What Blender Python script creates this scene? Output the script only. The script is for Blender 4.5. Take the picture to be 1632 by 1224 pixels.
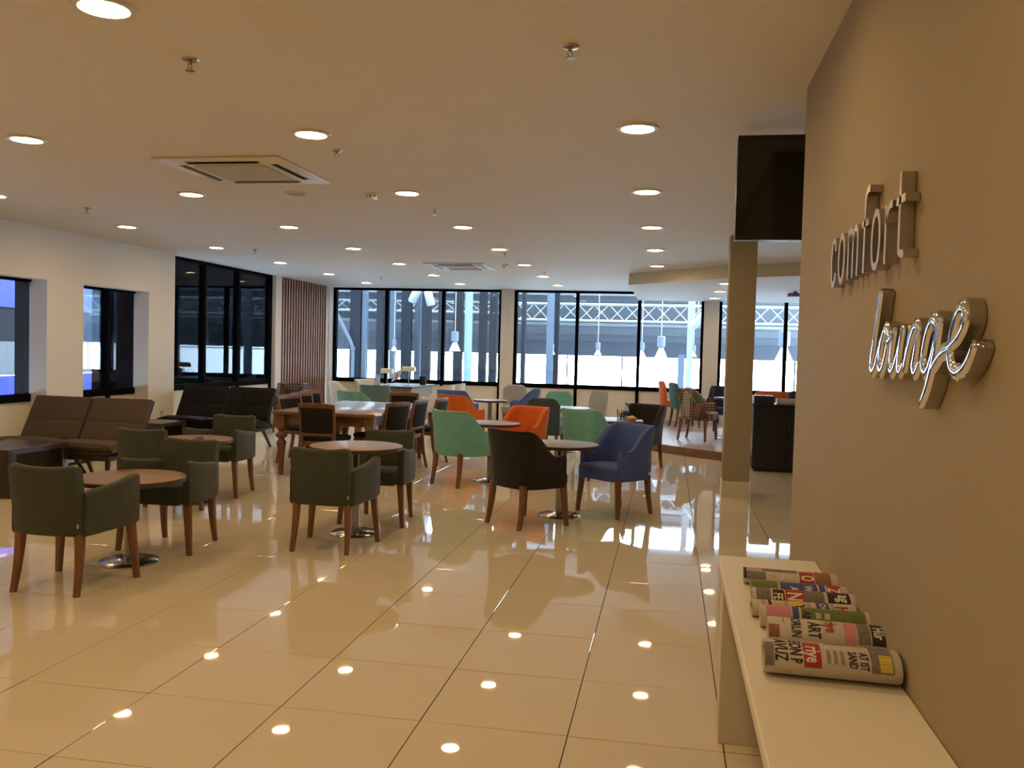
import bpy, bmesh, math, random
from mathutils import Matrix, Vector
R_ = math.radians
rnd = random.Random(7)
scene = bpy.context.scene
COL = scene.collection
for o in list(bpy.data.objects):
    bpy.data.objects.remove(o)

# ------------------------------------------------------------------ camera
CAM_H, F_PX = 1.5096, 1404.7
YAW, PITCH, ROLL = 0.1763, 0.0388, 0.0261
cd = bpy.data.cameras.new('camera'); cam = bpy.data.objects.new('camera', cd); COL.objects.link(cam)
cd.sensor_width = 36.0; cd.lens = F_PX / 1632 * 36.0; cd.clip_start = 0.05; cd.clip_end = 400
_f = Vector((-math.sin(YAW) * math.cos(PITCH), math.cos(YAW) * math.cos(PITCH), -math.sin(PITCH)))
_r = Vector((math.cos(YAW), math.sin(YAW), 0)); _u = _r.cross(_f)
_r2 = _r * math.cos(ROLL) + _u * math.sin(ROLL); _u2 = _u * math.cos(ROLL) - _r * math.sin(ROLL)
cam.matrix_world = Matrix(((_r2.x, _u2.x, -_f.x, 0), (_r2.y, _u2.y, -_f.y, 0), (_r2.z, _u2.z, -_f.z, CAM_H), (0, 0, 0, 1)))
scene.camera = cam

def project(p):                       # only used to pick the floor tiles that show largest
    d = Vector(p) - Vector((0, 0, CAM_H)); z = d.dot(_f)
    if z < 0.3: return None
    return 816 + F_PX * d.dot(_r2) / z, 612 - F_PX * d.dot(_u2) / z, z

# ------------------------------------------------------------------ world, exposure
SKY_STRENGTH = 29.0
LAMP_STRENGTH = 95.0
world = bpy.data.worlds.new('overcast_sky'); scene.world = world; world.use_nodes = True
bg = world.node_tree.nodes['Background']
bg.inputs[0].default_value = (0.74, 0.87, 1.0, 1); bg.inputs[1].default_value = SKY_STRENGTH
vs = scene.view_settings
vs.view_transform = 'Standard'; vs.look = 'None'; vs.gamma = 1.0; vs.use_curve_mapping = False
vs.exposure = 0.0

# ------------------------------------------------------------------ materials
MATS = {}
def mat(name, col, rough=0.6, metal=0.0, spec=0.5, noise=0.0, nscale=30.0, bump=0.0, bscale=200.0, sheen=0.0, coat=0.0, emit=None, estr=0.0):
    if name in MATS: return MATS[name]
    m = bpy.data.materials.new(name); m.use_nodes = True
    nt = m.node_tree; b = nt.nodes['Principled BSDF']
    b.inputs['Base Color'].default_value = (*col, 1); b.inputs['Roughness'].default_value = rough
    b.inputs['Metallic'].default_value = metal; b.inputs['Specular IOR Level'].default_value = spec
    if sheen: b.inputs['Sheen Weight'].default_value = sheen; b.inputs['Sheen Roughness'].default_value = 0.4
    if coat: b.inputs['Coat Weight'].default_value = coat; b.inputs['Coat Roughness'].default_value = 0.06
    if emit: b.inputs['Emission Color'].default_value = (*emit, 1); b.inputs['Emission Strength'].default_value = estr
    tc = nt.nodes.new('ShaderNodeTexCoord')
    if noise:
        n = nt.nodes.new('ShaderNodeTexNoise'); n.inputs['Scale'].default_value = nscale; n.inputs['Detail'].default_value = 4
        nt.links.new(tc.outputs['Object'], n.inputs['Vector'])
        mx = nt.nodes.new('ShaderNodeMix'); mx.data_type = 'RGBA'
        mx.inputs['A'].default_value = (*[c * (1 - noise) for c in col], 1); mx.inputs['B'].default_value = (*[min(1, c * (1 + noise)) for c in col], 1)
        nt.links.new(n.outputs['Fac'], mx.inputs['Factor']); nt.links.new(mx.outputs['Result'], b.inputs['Base Color'])
    if bump:
        n2 = nt.nodes.new('ShaderNodeTexNoise'); n2.inputs['Scale'].default_value = bscale; n2.inputs['Detail'].default_value = 3
        nt.links.new(tc.outputs['Object'], n2.inputs['Vector'])
        bp = nt.nodes.new('ShaderNodeBump'); bp.inputs['Strength'].default_value = bump; bp.inputs['Distance'].default_value = 0.004
        nt.links.new(n2.outputs['Fac'], bp.inputs['Height']); nt.links.new(bp.outputs['Normal'], b.inputs['Normal'])
    MATS[name] = m; return m

def wood(name, c1, c2, rough=0.4, scale=6.0, stretch=(1, 1, 0.08), coat=0.0):
    if name in MATS: return MATS[name]
    m = bpy.data.materials.new(name); m.use_nodes = True
    nt = m.node_tree; b = nt.nodes['Principled BSDF']; b.inputs['Roughness'].default_value = rough
    if coat: b.inputs['Coat Weight'].default_value = coat; b.inputs['Coat Roughness'].default_value = 0.08
    tc = nt.nodes.new('ShaderNodeTexCoord'); mp = nt.nodes.new('ShaderNodeMapping'); mp.inputs['Scale'].default_value = [s * scale for s in stretch]
    n = nt.nodes.new('ShaderNodeTexNoise'); n.inputs['Scale'].default_value = 6; n.inputs['Detail'].default_value = 6; n.inputs['Distortion'].default_value = 0.6
    cr = nt.nodes.new('ShaderNodeValToRGB'); cr.color_ramp.elements[0].position = 0.32; cr.color_ramp.elements[1].position = 0.7
    cr.color_ramp.elements[0].color = (*c1, 1); cr.color_ramp.elements[1].color = (*c2, 1)
    nt.links.new(tc.outputs['Object'], mp.inputs['Vector']); nt.links.new(mp.outputs['Vector'], n.inputs['Vector'])
    nt.links.new(n.outputs['Fac'], cr.inputs['Fac']); nt.links.new(cr.outputs['Color'], b.inputs['Base Color'])
    MATS[name] = m; return m

def glass(name, tint=(0.86, 0.93, 0.97), ior=1.45):
    if name in MATS: return MATS[name]
    m = bpy.data.materials.new(name); m.use_nodes = True; nt = m.node_tree; nt.nodes.clear()
    out = nt.nodes.new('ShaderNodeOutputMaterial'); mx = nt.nodes.new('ShaderNodeMixShader')
    tr = nt.nodes.new('ShaderNodeBsdfTransparent'); tr.inputs[0].default_value = (*tint, 1)
    gl = nt.nodes.new('ShaderNodeBsdfGlossy'); gl.inputs['Roughness'].default_value = 0.02; gl.inputs[0].default_value = (0.9, 0.95, 1, 1)
    fr = nt.nodes.new('ShaderNodeFresnel'); fr.inputs[0].default_value = ior
    nt.links.new(fr.outputs[0], mx.inputs[0]); nt.links.new(tr.outputs[0], mx.inputs[1]); nt.links.new(gl.outputs[0], mx.inputs[2])
    nt.links.new(mx.outputs[0], out.inputs[0]); MATS[name] = m; return m

def fabric(name, col, noise=0.18, rough=0.95, sheen=0.25):
    return mat(name, col, rough=rough, noise=noise, nscale=14, bump=0.35, bscale=420, sheen=sheen, spec=0.15)

def stripes(name, c1, c2, scale=26.0):
    if name in MATS: return MATS[name]
    m = bpy.data.materials.new(name); m.use_nodes = True; nt = m.node_tree; b = nt.nodes['Principled BSDF']; b.inputs['Roughness'].default_value = 0.95
    tc = nt.nodes.new('ShaderNodeTexCoord'); w = nt.nodes.new('ShaderNodeTexWave'); w.wave_type = 'BANDS'; w.bands_direction = 'X'
    w.inputs['Scale'].default_value = scale; w.inputs['Distortion'].default_value = 0.15
    mx = nt.nodes.new('ShaderNodeMix'); mx.data_type = 'RGBA'; mx.inputs['A'].default_value = (*c1, 1); mx.inputs['B'].default_value = (*c2, 1)
    nt.links.new(tc.outputs['Object'], w.inputs['Vector']); nt.links.new(w.outputs['Fac'], mx.inputs['Factor']); nt.links.new(mx.outputs['Result'], b.inputs['Base Color'])
    MATS[name] = m; return m

def patchwork(name, cols, dot=(0.6, 0.56, 0.48)):
    """vertical patches of colour with rows of pale dots"""
    if name in MATS: return MATS[name]
    m = bpy.data.materials.new(name); m.use_nodes = True; nt = m.node_tree; b = nt.nodes['Principled BSDF']; b.inputs['Roughness'].default_value = 0.95
    tc = nt.nodes.new('ShaderNodeTexCoord')
    n = nt.nodes.new('ShaderNodeTexVoronoi'); n.inputs['Scale'].default_value = 7.0
    mp = nt.nodes.new('ShaderNodeMapping'); mp.inputs['Scale'].default_value = (1, 1, 0.35)
    nt.links.new(tc.outputs['Object'], mp.inputs['Vector']); nt.links.new(mp.outputs['Vector'], n.inputs['Vector'])
    cr = nt.nodes.new('ShaderNodeValToRGB'); cr.color_ramp.interpolation = 'CONSTANT'
    el = cr.color_ramp.elements
    for i, c in enumerate(cols):
        e = el[i] if i < 2 else el.new(i / len(cols))
        e.position = i / len(cols); e.color = (*c, 1)
    sp = nt.nodes.new('ShaderNodeSeparateColor'); nt.links.new(n.outputs['Color'], sp.inputs[0]); nt.links.new(sp.outputs[0], cr.inputs['Fac'])
    v2 = nt.nodes.new('ShaderNodeTexVoronoi'); v2.inputs['Scale'].default_value = 22.0; v2.inputs['Randomness'].default_value = 0.0
    nt.links.new(tc.outputs['Object'], v2.inputs['Vector'])
    lt = nt.nodes.new('ShaderNodeMath'); lt.operation = 'LESS_THAN'; lt.inputs[1].default_value = 0.27
    nt.links.new(v2.outputs['Distance'], lt.inputs[0])
    mx = nt.nodes.new('ShaderNodeMix'); mx.data_type = 'RGBA'; mx.inputs['B'].default_value = (*dot, 1)
    nt.links.new(lt.outputs[0], mx.inputs['Factor']); nt.links.new(cr.outputs['Color'], mx.inputs['A']); nt.links.new(mx.outputs['Result'], b.inputs['Base Color'])
    MATS[name] = m; return m

PAINT_WHITE = mat('white_wall_paint', (0.80, 0.76, 0.69), 0.85, spec=0.2)
PAINT_CEIL = mat('white_ceiling_paint', (0.80, 0.76, 0.69), 0.62, spec=0.3, noise=0.02, nscale=2)
PAINT_TAUPE = mat('taupe_wall_paint', (0.365, 0.30, 0.20), 0.8, spec=0.25, noise=0.03, nscale=3)
PAINT_CREAM = mat('cream_panel_paint', (0.84, 0.79, 0.66), 0.7, spec=0.3)
SOFFIT_FACE = mat('olive_cream_paint', (0.62, 0.54, 0.34), 0.8, spec=0.2)
TILE = mat('polished_cream_tile', (0.70, 0.615, 0.47), 0.022, spec=0.46, noise=0.035, nscale=2.2)
GROUT = mat('brown_grout', (0.035, 0.026, 0.018), 0.95, spec=0.05)
FRAME = mat('black_window_frame', (0.0034, 0.0038, 0.0050), 0.8, spec=0.03)
GLASS = glass('window_glass')
GLASS_SIDE = glass('coated_window_glass', (0.84, 0.91, 0.96), 1.22)
LEGWOOD = wood('oak_leg_wood', (0.15, 0.062, 0.024), (0.24, 0.11, 0.045), 0.45)
DINEWOOD = wood('walnut_chair_wood', (0.13, 0.056, 0.022), (0.20, 0.095, 0.038), 0.45)
TABLEWOOD = wood('walnut_table_wood', (0.14, 0.06, 0.026), (0.21, 0.10, 0.045), 0.28, stretch=(1, 0.1, 1), coat=0.12)
TOPWOOD = wood('cafe_table_top_wood', (0.19, 0.10, 0.05), (0.29, 0.165, 0.085), 0.4, stretch=(0.12, 1, 1), coat=0.06)
EDGEDARK = mat('dark_table_edge', (0.07, 0.035, 0.018), 0.4)
WENGE = wood('wenge_wood', (0.018, 0.009, 0.006), (0.04, 0.02, 0.012), 0.3, coat=0.3)
SLATWOOD = wood('walnut_slat_wood', (0.27, 0.13, 0.068), (0.40, 0.21, 0.115), 0.55)
SLATBACK = mat('dark_slat_backing', (0.05, 0.022, 0.012), 0.8)
CHROME = mat('polished_steel', (0.40, 0.385, 0.37), 0.2, metal=1.0)
STEEL = mat('brushed_steel', (0.48, 0.45, 0.42), 0.3, metal=1.0)
MIRROR = mat('mirror_steel', (0.75, 0.78, 0.84), 0.04, metal=1.0)
BLACKPL = mat('black_plastic', (0.012, 0.012, 0.013), 0.35)
WHITEPL = mat('white_plastic', (0.78, 0.75, 0.70), 0.4)
WHITELAM = mat('white_laminate', (0.80, 0.75, 0.65), 0.35)

# ------------------------------------------------------------------ mesh helpers
class MB:
    def __init__(s): s.v = []; s.f = []
    def add(s, vs, fs):
        o = len(s.v); s.v += [tuple(p) for p in vs]; s.f += [tuple(i + o for i in f) for f in fs]; return s
    def box(s, x0, x1, y0, y1, z0, z1):
        return s.add([(x0, y0, z0), (x1, y0, z0), (x1, y1, z0), (x0, y1, z0), (x0, y0, z1), (x1, y0, z1), (x1, y1, z1), (x0, y1, z1)],
                     [(3, 2, 1, 0), (4, 5, 6, 7), (0, 1, 5, 4), (1, 2, 6, 5), (2, 3, 7, 6), (3, 0, 4, 7)])
    def rbox(s, x0, x1, y0, y1, z0, z1, r=0.02, seg=2):
        bm = bmesh.new(); bmesh.ops.create_cube(bm, size=1)
        for v in bm.verts: v.co = Vector(((x0 + x1) / 2 + v.co.x * (x1 - x0), (y0 + y1) / 2 + v.co.y * (y1 - y0), (z0 + z1) / 2 + v.co.z * (z1 - z0)))
        bmesh.ops.bevel(bm, geom=list(bm.edges), offset=r, segments=seg, profile=0.5, affect='EDGES')
        bm.verts.index_update(); s.add([v.co[:] for v in bm.verts], [[v.index for v in f.verts] for f in bm.faces]); bm.free(); return s
    def lathe(s, prof, n=24, c=(0, 0, 0), cap=True):
        vs = []; fs = []
        for r, z in prof:
            for i in range(n):
                a = 2 * math.pi * i / n; vs.append((c[0] + r * math.cos(a), c[1] + r * math.sin(a), c[2] + z))
        for k in range(len(prof) - 1):
            for i in range(n):
                j = (i + 1) % n; fs.append((k * n + i, k * n + j, (k + 1) * n + j, (k + 1) * n + i))
        if cap:
            fs.append(tuple(range(n - 1, -1, -1))); fs.append(tuple((len(prof) - 1) * n + i for i in range(n)))
        return s.add(vs, fs)
    def loft(s, secs, closed_ends=True):
        n = len(secs[0]); vs = [p for q in secs for p in q]; fs = []
        for k in range(len(secs) - 1):
            for i in range(n):
                j = (i + 1) % n; fs.append((k * n + i, k * n + j, (k + 1) * n + j, (k + 1) * n + i))
        if closed_ends:
            fs.append(tuple(range(n - 1, -1, -1))); fs.append(tuple((len(secs) - 1) * n + i for i in range(n)))
        return s.add(vs, fs)
    def tube(s, pts, r, n=8):
        pts = [Vector(p) for p in pts]; secs = []
        for k, p in enumerate(pts):
            d = (pts[min(k + 1, len(pts) - 1)] - pts[max(k - 1, 0)]).normalized()
            a = d.cross(Vector((0, 0, 1))) if abs(d.z) < 0.95 else d.cross(Vector((1, 0, 0)))
            a.normalize(); b = d.cross(a); rr = r[k] if isinstance(r, (list, tuple)) else r
            secs.append([p + (a * math.cos(t) + b * math.sin(t)) * rr for t in [2 * math.pi * i / n for i in range(n)]])
        return s.loft(secs)
    def prism(s, poly, z0, z1):
        n = len(poly); vs = [(x, y, z0) for x, y in poly] + [(x, y, z1) for x, y in poly]
        return s.add(vs, [tuple(range(n - 1, -1, -1)), tuple(range(n, 2 * n))] + [(i, (i + 1) % n, n + (i + 1) % n, n + i) for i in range(n)])
    def mesh(s, name, smooth=True, angle=38):
        me = bpy.data.meshes.new(name); me.from_pydata(s.v, [], s.f)
        bm = bmesh.new(); bm.from_mesh(me); bmesh.ops.recalc_face_normals(bm, faces=list(bm.faces)); bm.to_mesh(me); bm.free()
        if smooth:
            me.shade_smooth(); me.set_sharp_from_angle(angle=R_(angle))
        return me

def ob(name, mb, m, parent=None, loc=None, rot=None, smooth=True, angle=38):
    me = mb.mesh(name, smooth, angle) if isinstance(mb, MB) else mb
    if not me.materials: me.materials.append(m)
    o = bpy.data.objects.new(name, me); COL.objects.link(o)
    if parent: o.parent = parent
    if loc: o.location = loc
    if rot: o.rotation_euler = rot
    return o
def tag(o, label, cat, group=None, kind=None):
    o['label'] = label; o['category'] = cat
    if group: o['group'] = group
    if kind: o['kind'] = kind
    return o
def thing(name, label, cat, loc=(0, 0, 0), rz=0.0, group=None):
    o = bpy.data.objects.new(name, None); COL.objects.link(o); o.empty_display_size = 0.1
    o.location = loc; o.rotation_euler = (0, 0, rz); return tag(o, label, cat, group)
def struct(name, mb, m, parent=None, smooth=False):
    o = ob(name, mb, m, parent, smooth=smooth)
    if not parent: o['kind'] = 'structure'
    return o
def copy_tree(src, parent=None):
    c = src.copy(); COL.objects.link(c)
    if parent: c.parent = parent
    for ch in list(src.children): copy_tree(ch, c)
    return c
def remat(root, old, new):
    """give every part of a copied thing that wears material 'old' a mesh that wears 'new'"""
    for ch in root.children_recursive:
        if ch.data and ch.data.materials and ch.data.materials[0] == old:
            key = (ch.data.name, new.name)
            if key not in REMESH:
                me = ch.data.copy(); me.materials[0] = new; REMESH[key] = me
            ch.data = REMESH[key]
REMESH = {}
def smoothstep(a, b, x):
    t = max(0.0, min(1.0, (x - a) / (b - a))); return t * t * (3 - 2 * t)
def spline(pts, n=8, closed=False):
    P = [Vector((p[0], p[1], 0)) for p in pts]; out = []; m = len(P)
    for i in range(m if closed else m - 1):
        g = (lambda k: P[k % m]) if closed else (lambda k: P[max(0, min(m - 1, k))])
        p0, p1, p2, p3 = g(i - 1), g(i), g(i + 1), g(i + 2)
        for k in range(n):
            t = k / n
            q = 0.5 * ((2 * p1) + (p2 - p0) * t + (2 * p0 - 5 * p1 + 4 * p2 - p3) * t * t + (3 * p1 - p0 - 3 * p2 + p3) * t ** 3)
            out.append((q.x, q.y))
    if not closed: out.append((P[-1].x, P[-1].y))
    return out

# ------------------------------------------------------------------ room shell
CEIL = 2.78
XL, XG, YF, XR, YB = -7.12, -7.35, 18.5, 4.6, -2.0      # left wall face, left glass, far glass, right end, back
WX, WY = 0.597, 4.38                                      # lettered wall face and its corner
TX0, TY0, TS = -0.3478, 3.3967, 0.6                       # tile grid

floor = struct('floor', MB().box(XG - 0.05, XR, YB, YF + 0.05, -0.12, -0.0025), GROUT)
def tile_mesh():
    h, c, t = TS / 2 - 0.0019, 0.0012, 0.011
    m = MB(); a = h - c
    v = [(-h, -h, -t), (h, -h, -t), (h, h, -t), (-h, h, -t), (-h, -h, -c), (h, -h, -c), (h, h, -c), (-h, h, -c), (-a, -a, 0), (a, -a, 0), (a, a, 0), (-a, a, 0)]
    f = [(8, 9, 10, 11)]
    for i in range(4):
        j = (i + 1) % 4; f += [(i, j, 4 + j, 4 + i), (4 + i, 4 + j, 8 + j, 8 + i)]
    return m.add(v, f)
tm = tile_mesh().mesh('floor_tile', smooth=False); tm.materials.append(TILE)
cells = []
for i in range(int((XG - TX0) / TS) - 1, int((XR - TX0) / TS) + 1):
    for j in range(int((YB - TY0) / TS) - 1, int((YF - TY0) / TS) + 1):
        cx, cy = TX0 + (i + 0.5) * TS, TY0 + (j + 0.5) * TS
        if cx - 0.3 < XG - 0.1 or cx + 0.3 > XR + 0.1 or cy + 0.3 > YF + 0.2 or cy < YB: continue
        if cx > WX + 0.35 and cy < WY: continue
        pr = project((cx, cy, 0)); a = 0
        if pr and -120 < pr[0] < 1750 and -100 < pr[1] < 1330 and not (pr[0] > 1260):
            a = 1.0 / pr[2] ** 3
        cells.append((a, cx, cy))
cells.sort(reverse=True)
rest = MB()
for k, (a, cx, cy) in enumerate(cells):
    tx, ty = rnd.gauss(0, 0.0011), rnd.gauss(0, 0.0011)
    if k < 300 and a > 0:
        o = bpy.data.objects.new('floor_tile', tm); COL.objects.link(o); o.parent = floor
        o.location = (cx, cy, 0.0); o.rotation_euler = (tx, ty, 0)
    else:
        h = TS / 2 - 0.0019
        rest.add([(cx - h, cy - h, 0.0 - ty * -h - tx * h), (cx + h, cy - h, -ty * h - tx * h), (cx + h, cy + h, -ty * h + tx * h), (cx - h, cy + h, ty * h + tx * h)], [(0, 1, 2, 3)])
ro = ob('floor_tile_field', rest, TILE, floor, smooth=False); ro['kind'] = 'stuff'

struct('ceiling', MB().box(XG - 0.3, XR + 0.2, YB - 0.2, YF + 0.25, CEIL, CEIL + 0.3), PAINT_CEIL)
# left wall: boxed-out piers and a header in front of the glazed wall, down to the floor between the openings
wl = MB()
wl.box(XG, XL, YB, 7.7, 0, CEIL)
wl.box(XG + 0.001, XL, 7.7, 11.8, 2.18, CEIL)
wl.box(XG, XL, 9.125, 9.775, 0, 2.181); wl.box(XG, XL, 11.155, 11.8, 0, 2.181)
struct('wall_left', wl, PAINT_WHITE)
struct('wall_left_pilaster', MB().box(XG, XG + 0.09, 15.44, 15.70, 0, CEIL), PAINT_WHITE)
struct('wall_back', MB().box(XG, XR, YB - 0.15, YB, 0, CEIL), PAINT_TAUPE)
struct('wall_right', MB().box(WX, WX + 0.25, YB, WY, 0, CEIL).box(WX + 0.25, XR, WY - 0.25, WY, 0, CEIL), PAINT_TAUPE)
struct('wall_side', MB().box(XR, XR + 0.15, WY - 0.25, YF + 0.2, 0, CEIL), PAINT_WHITE)
wf = MB()
wf.box(XG - 0.05, -7.33, YF - 0.25, YF + 0.05, 0, CEIL); wf.box(-3.55, -3.28, YF - 0.12, YF + 0.1, 0, CEIL); wf.box(0.66, 0.96, YF - 0.12, YF + 0.1, 0, CEIL)
struct('wall_far', wf, PAINT_WHITE)

# glazed walls: frames, panes and spandrel panels, each piece its own part
def glazed(name, axis, pos, out, bars, zs, z_top, depth, pane=GLASS):
    """axis 'y': wall runs along Y at x=pos (outside towards -X); 'x': runs along X at y=pos (outside towards +Y). bars: positions of the mullions."""
    root = bpy.data.objects.new(name, None); COL.objects.link(root); root['kind'] = 'structure'
    def bx(a0, a1, d0, d1, z0, z1):
        lo, hi = sorted((pos + out * d0, pos + out * d1))
        return MB().box(lo, hi, a0, a1, z0, z1) if axis == 'y' else MB().box(a0, a1, lo, hi, z0, z1)
    for b in bars: ob('mullion', bx(b - 0.033, b + 0.033, -0.03, depth, 0, z_top), FRAME, root, smooth=False)
    for a, b in zip(bars[:-1], bars[1:]):
        a += 0.033; b -= 0.033
        ob('sill_rail', bx(a, b, -0.025, 0.06, zs - 0.09, zs), FRAME, root, smooth=False)
        ob('head_rail', bx(a, b, -0.025, 0.06, z_top - 0.05, z_top), FRAME, root, smooth=False)
        ob('spandrel_panel', bx(a, b, 0.0, 0.05, 0.0, zs - 0.09), PAINT_CREAM, root, smooth=False)
        ob('glass_pane', bx(a, b, 0.02, 0.028, zs, z_top - 0.05), pane, root, smooth=False)
    return root
glazed('window_1', 'x', YF, 1, [-7.30, -6.11, -4.84, -3.58], 0.81, CEIL, 0.1)
glazed('window_2', 'x', YF, 1, [-3.25, -1.94, -0.65, 0.64], 0.81, CEIL, 0.1)
glazed('window_3', 'x', YF, 1, [0.99, 2.28, 3.55, 4.55], 0.81, CEIL, 0.1)
glazed('window_4', 'y', XG, -1, [7.75, 9.24], 0.85, 2.2, 0.26, GLASS_SIDE)
glazed('window_5', 'y', XG, -1, [9.80, 10.57, 11.30], 0.85, 2.2, 0.20, GLASS_SIDE)
glazed('window_6', 'y', XG, -1, [11.86, 13.02, 14.14, 15.38], 0.85, CEIL, 0.22, GLASS_SIDE)

# taupe pillar with its pale base
pl = struct('pillar', MB().box(0.595, 0.872, 9.62, 9.90, 0.17, CEIL), PAINT_TAUPE)
tag(pl, 'square taupe pillar standing below the wall-mounted screen', 'pillar', kind='structure')
ob('pillar_base', MB().box(0.588, 0.879, 9.612, 9.908, 0, 0.17), mat('cream_base', (0.72, 0.64, 0.50), 0.3), pl, smooth=False)

# raised platform and the dropped ceiling above it
edge = [(-0.66, 14.25), (-0.15, 13.72), (0.30, 13.28), (0.78, 12.90), (1.3, 12.68), (2.2, 12.6), (XR, 12.6)]
PLANK = wood('laminate_plank', (0.31, 0.215, 0.165), (0.41, 0.30, 0.24), 0.3, scale=2, stretch=(0.12, 1, 1), coat=0.1)
plat = struct('floor_platform', MB().prism(edge + [(XR, YF), (-0.66, YF)], 0, 0.1), mat('platform_base', (0.10, 0.06, 0.035), 0.6))
y = 12.6; k = 0
def clip_y(poly, lo, hi):
    for sgn, lim in ((1, lo), (-1, -hi)):
        out = []
        for a, b in zip(poly, poly[1:] + poly[:1]):
            da, db = sgn * a[1] - lim, sgn * b[1] - lim
            if da >= 0: out.append(a)
            if (da >= 0) != (db >= 0):
                t = da / (da - db); out.append((a[0] + (b[0] - a[0]) * t, a[1] + (b[1] - a[1]) * t))
        poly = out
        if len(poly) < 3: return None
    return poly
full = edge + [(XR, YF), (-0.66, YF)]
while y < YF:
    pg = clip_y(full, y + 0.002, min(y + 0.19, YF) - 0.002)
    if pg: ob('plank', MB().prism(pg, 0.1, 0.125), PLANK, plat, smooth=False)
    y += 0.19
rs = MB()
for (a, b) in zip(edge[:-1], edge[1:]):
    d = Vector((b[0] - a[0], b[1] - a[1])).normalized(); n = Vector((d.y, -d.x)) * 0.015
    rs.prism([a, b, (b[0] + n.x, b[1] + n.y), (a[0] + n.x, a[1] + n.y)], 0, 0.122)
ob('riser', rs, wood('brown_riser_wood', (0.16, 0.085, 0.04), (0.24, 0.135, 0.065), 0.5, stretch=(0.2, 0.2, 1)), plat, smooth=False)
sed = [(-0.68, 14.3), (0.77, 12.82), (1.61, 12.4), (2.4, 12.2), (XR, 12.2)]
SOF = 2.60
sf = struct('ceiling_bulkhead', MB().prism(sed + [(XR, YF - 0.02), (-0.68, YF - 0.02)], SOF, CEIL), PAINT_CEIL)
fm = MB()
for a, b in zip(sed[:-1], sed[1:]):
    d = Vector((b[0] - a[0], b[1] - a[1])).normalized(); n = Vector((d.y, -d.x)) * 0.012
    fm.prism([a, b, (b[0] + n.x, b[1] + n.y), (a[0] + n.x, a[1] + n.y)], SOF, CEIL)
ob('fascia', fm, SOFFIT_FACE, sf, smooth=False)

# wooden slat cladding at the far end of the left wall
cl = struct('wall_slat_cladding', MB().box(XG, XG + 0.02, 15.71, 18.06, 0, CEIL), SLATBACK)
sm = MB().rbox(0, 0.018, -0.031, 0.031, 0, CEIL - 0.002, 0.004, 1).mesh('slat'); sm.materials.append(SLATWOOD)
for k in range(19):
    o = bpy.data.objects.new('slat', sm); COL.objects.link(o); o.parent = cl; o.location = (XG + 0.02, 15.78 + k * 0.1235, 0)
struct('trim_1', MB().box(XG, XG + 0.09, 18.08, 18.26, 0, CEIL), PAINT_WHITE)

# ------------------------------------------------------------------ ceiling fittings
LAMPMAT = mat('downlight_lens', (1, 0.9, 0.75), 0.5, emit=(1.0, 0.68, 0.33), estr=LAMP_STRENGTH)
ring_m = MB().lathe([(0.088, -0.002), (0.094, -0.012), (0.116, -0.012), (0.120, -0.004), (0.120, 0.001), (0.088, 0.001)], 28, cap=False).mesh('trim_ring'); ring_m.materials.append(mat('downlight_trim', (0.75, 0.72, 0.66), 0.35))
lens_m = MB().lathe([(0.0885, -0.0030), (0.07, -0.0065), (0.03, -0.0085)], 28).mesh('lens'); lens_m.materials.append(LAMPMAT)
ORD = ['farthest', 'second farthest', 'third farthest', 'fourth farthest', 'fifth farthest', 'sixth farthest', 'seventh farthest', 'eighth farthest', 'ninth farthest', 'tenth farthest']
def downlight(x, y, z, label, group):
    t = thing('ceiling_downlight', label, 'downlight', (x, y, z - 0.001), 0, group)
    ob('trim_ring', ring_m, None, t); ob('lens', lens_m, None, t)
rows = [(-0.22, range(-3, 5), 'row beside the lettered wall'), (-2.17, range(-3, 7), 'row just left of the black chair'), (-4.10, range(-3, 7), 'row over the long wooden table'), (-6.03, range(-3, 7), 'row nearest the left wall')]
for x, js, rn in rows:
    js = list(js)
    for k, j in enumerate(reversed(js)):
        downlight(x, 5.06 + 1.975 * j, CEIL, f'glowing round ceiling downlight, {ORD[k]} in the {rn}', 'recessed ceiling downlights')
for k, yy in enumerate((17.3, 15.45, 13.7)):
    downlight(0.8, yy, SOF, f'glowing round downlight under the lowered ceiling, {ORD[k]} of three', 'bulkhead downlights')

def cassette(x, y, label):
    t = thing('ceiling_air_conditioner', label, 'air conditioner', (x, y, CEIL))
    ob('panel', MB().rbox(-0.47, 0.47, -0.47, 0.47, -0.016, -0.001, 0.006, 2), WHITEPL, t)
    g = ob('intake_grille', MB().rbox(-0.27, 0.27, -0.27, 0.27, -0.022, -0.012, 0.004, 1), mat('grey_grille', (0.52, 0.50, 0.46), 0.6), t)
    for k in range(12):
        ob('grille_bar', MB().box(-0.25, 0.25, -0.245 + k * 0.043, -0.235 + k * 0.043, -0.025, -0.021), WHITEPL, g, smooth=False)
    for k in range(4):
        o = ob('air_slot', MB().box(-0.27, 0.27, 0.325, 0.375, -0.0185, -0.01), BLACKPL, t, smooth=False, rot=(0, 0, k * math.pi / 2))
        ob('louvre', MB().add([(-0.262, 0.335, -0.019), (0.262, 0.335, -0.019), (0.262, 0.352, -0.026), (-0.262, 0.352, -0.026), (-0.262, 0.335, -0.021), (0.262, 0.335, -0.021), (0.262, 0.352, -0.028), (-0.262, 0.352, -0.028)],
                              [(0, 1, 2, 3), (7, 6, 5, 4), (0, 4, 5, 1), (1, 5, 6, 2), (2, 6, 7, 3), (3, 7, 4, 0)]), mat('grey_louvre', (0.2, 0.19, 0.18), 0.6), o, smooth=False)
cassette(-3.12, 6.10, 'white square ceiling air conditioner close to the camera, with dark slots')
cassette(-3.22, 13.28, 'white square ceiling air conditioner far off near the window wall')
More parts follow.
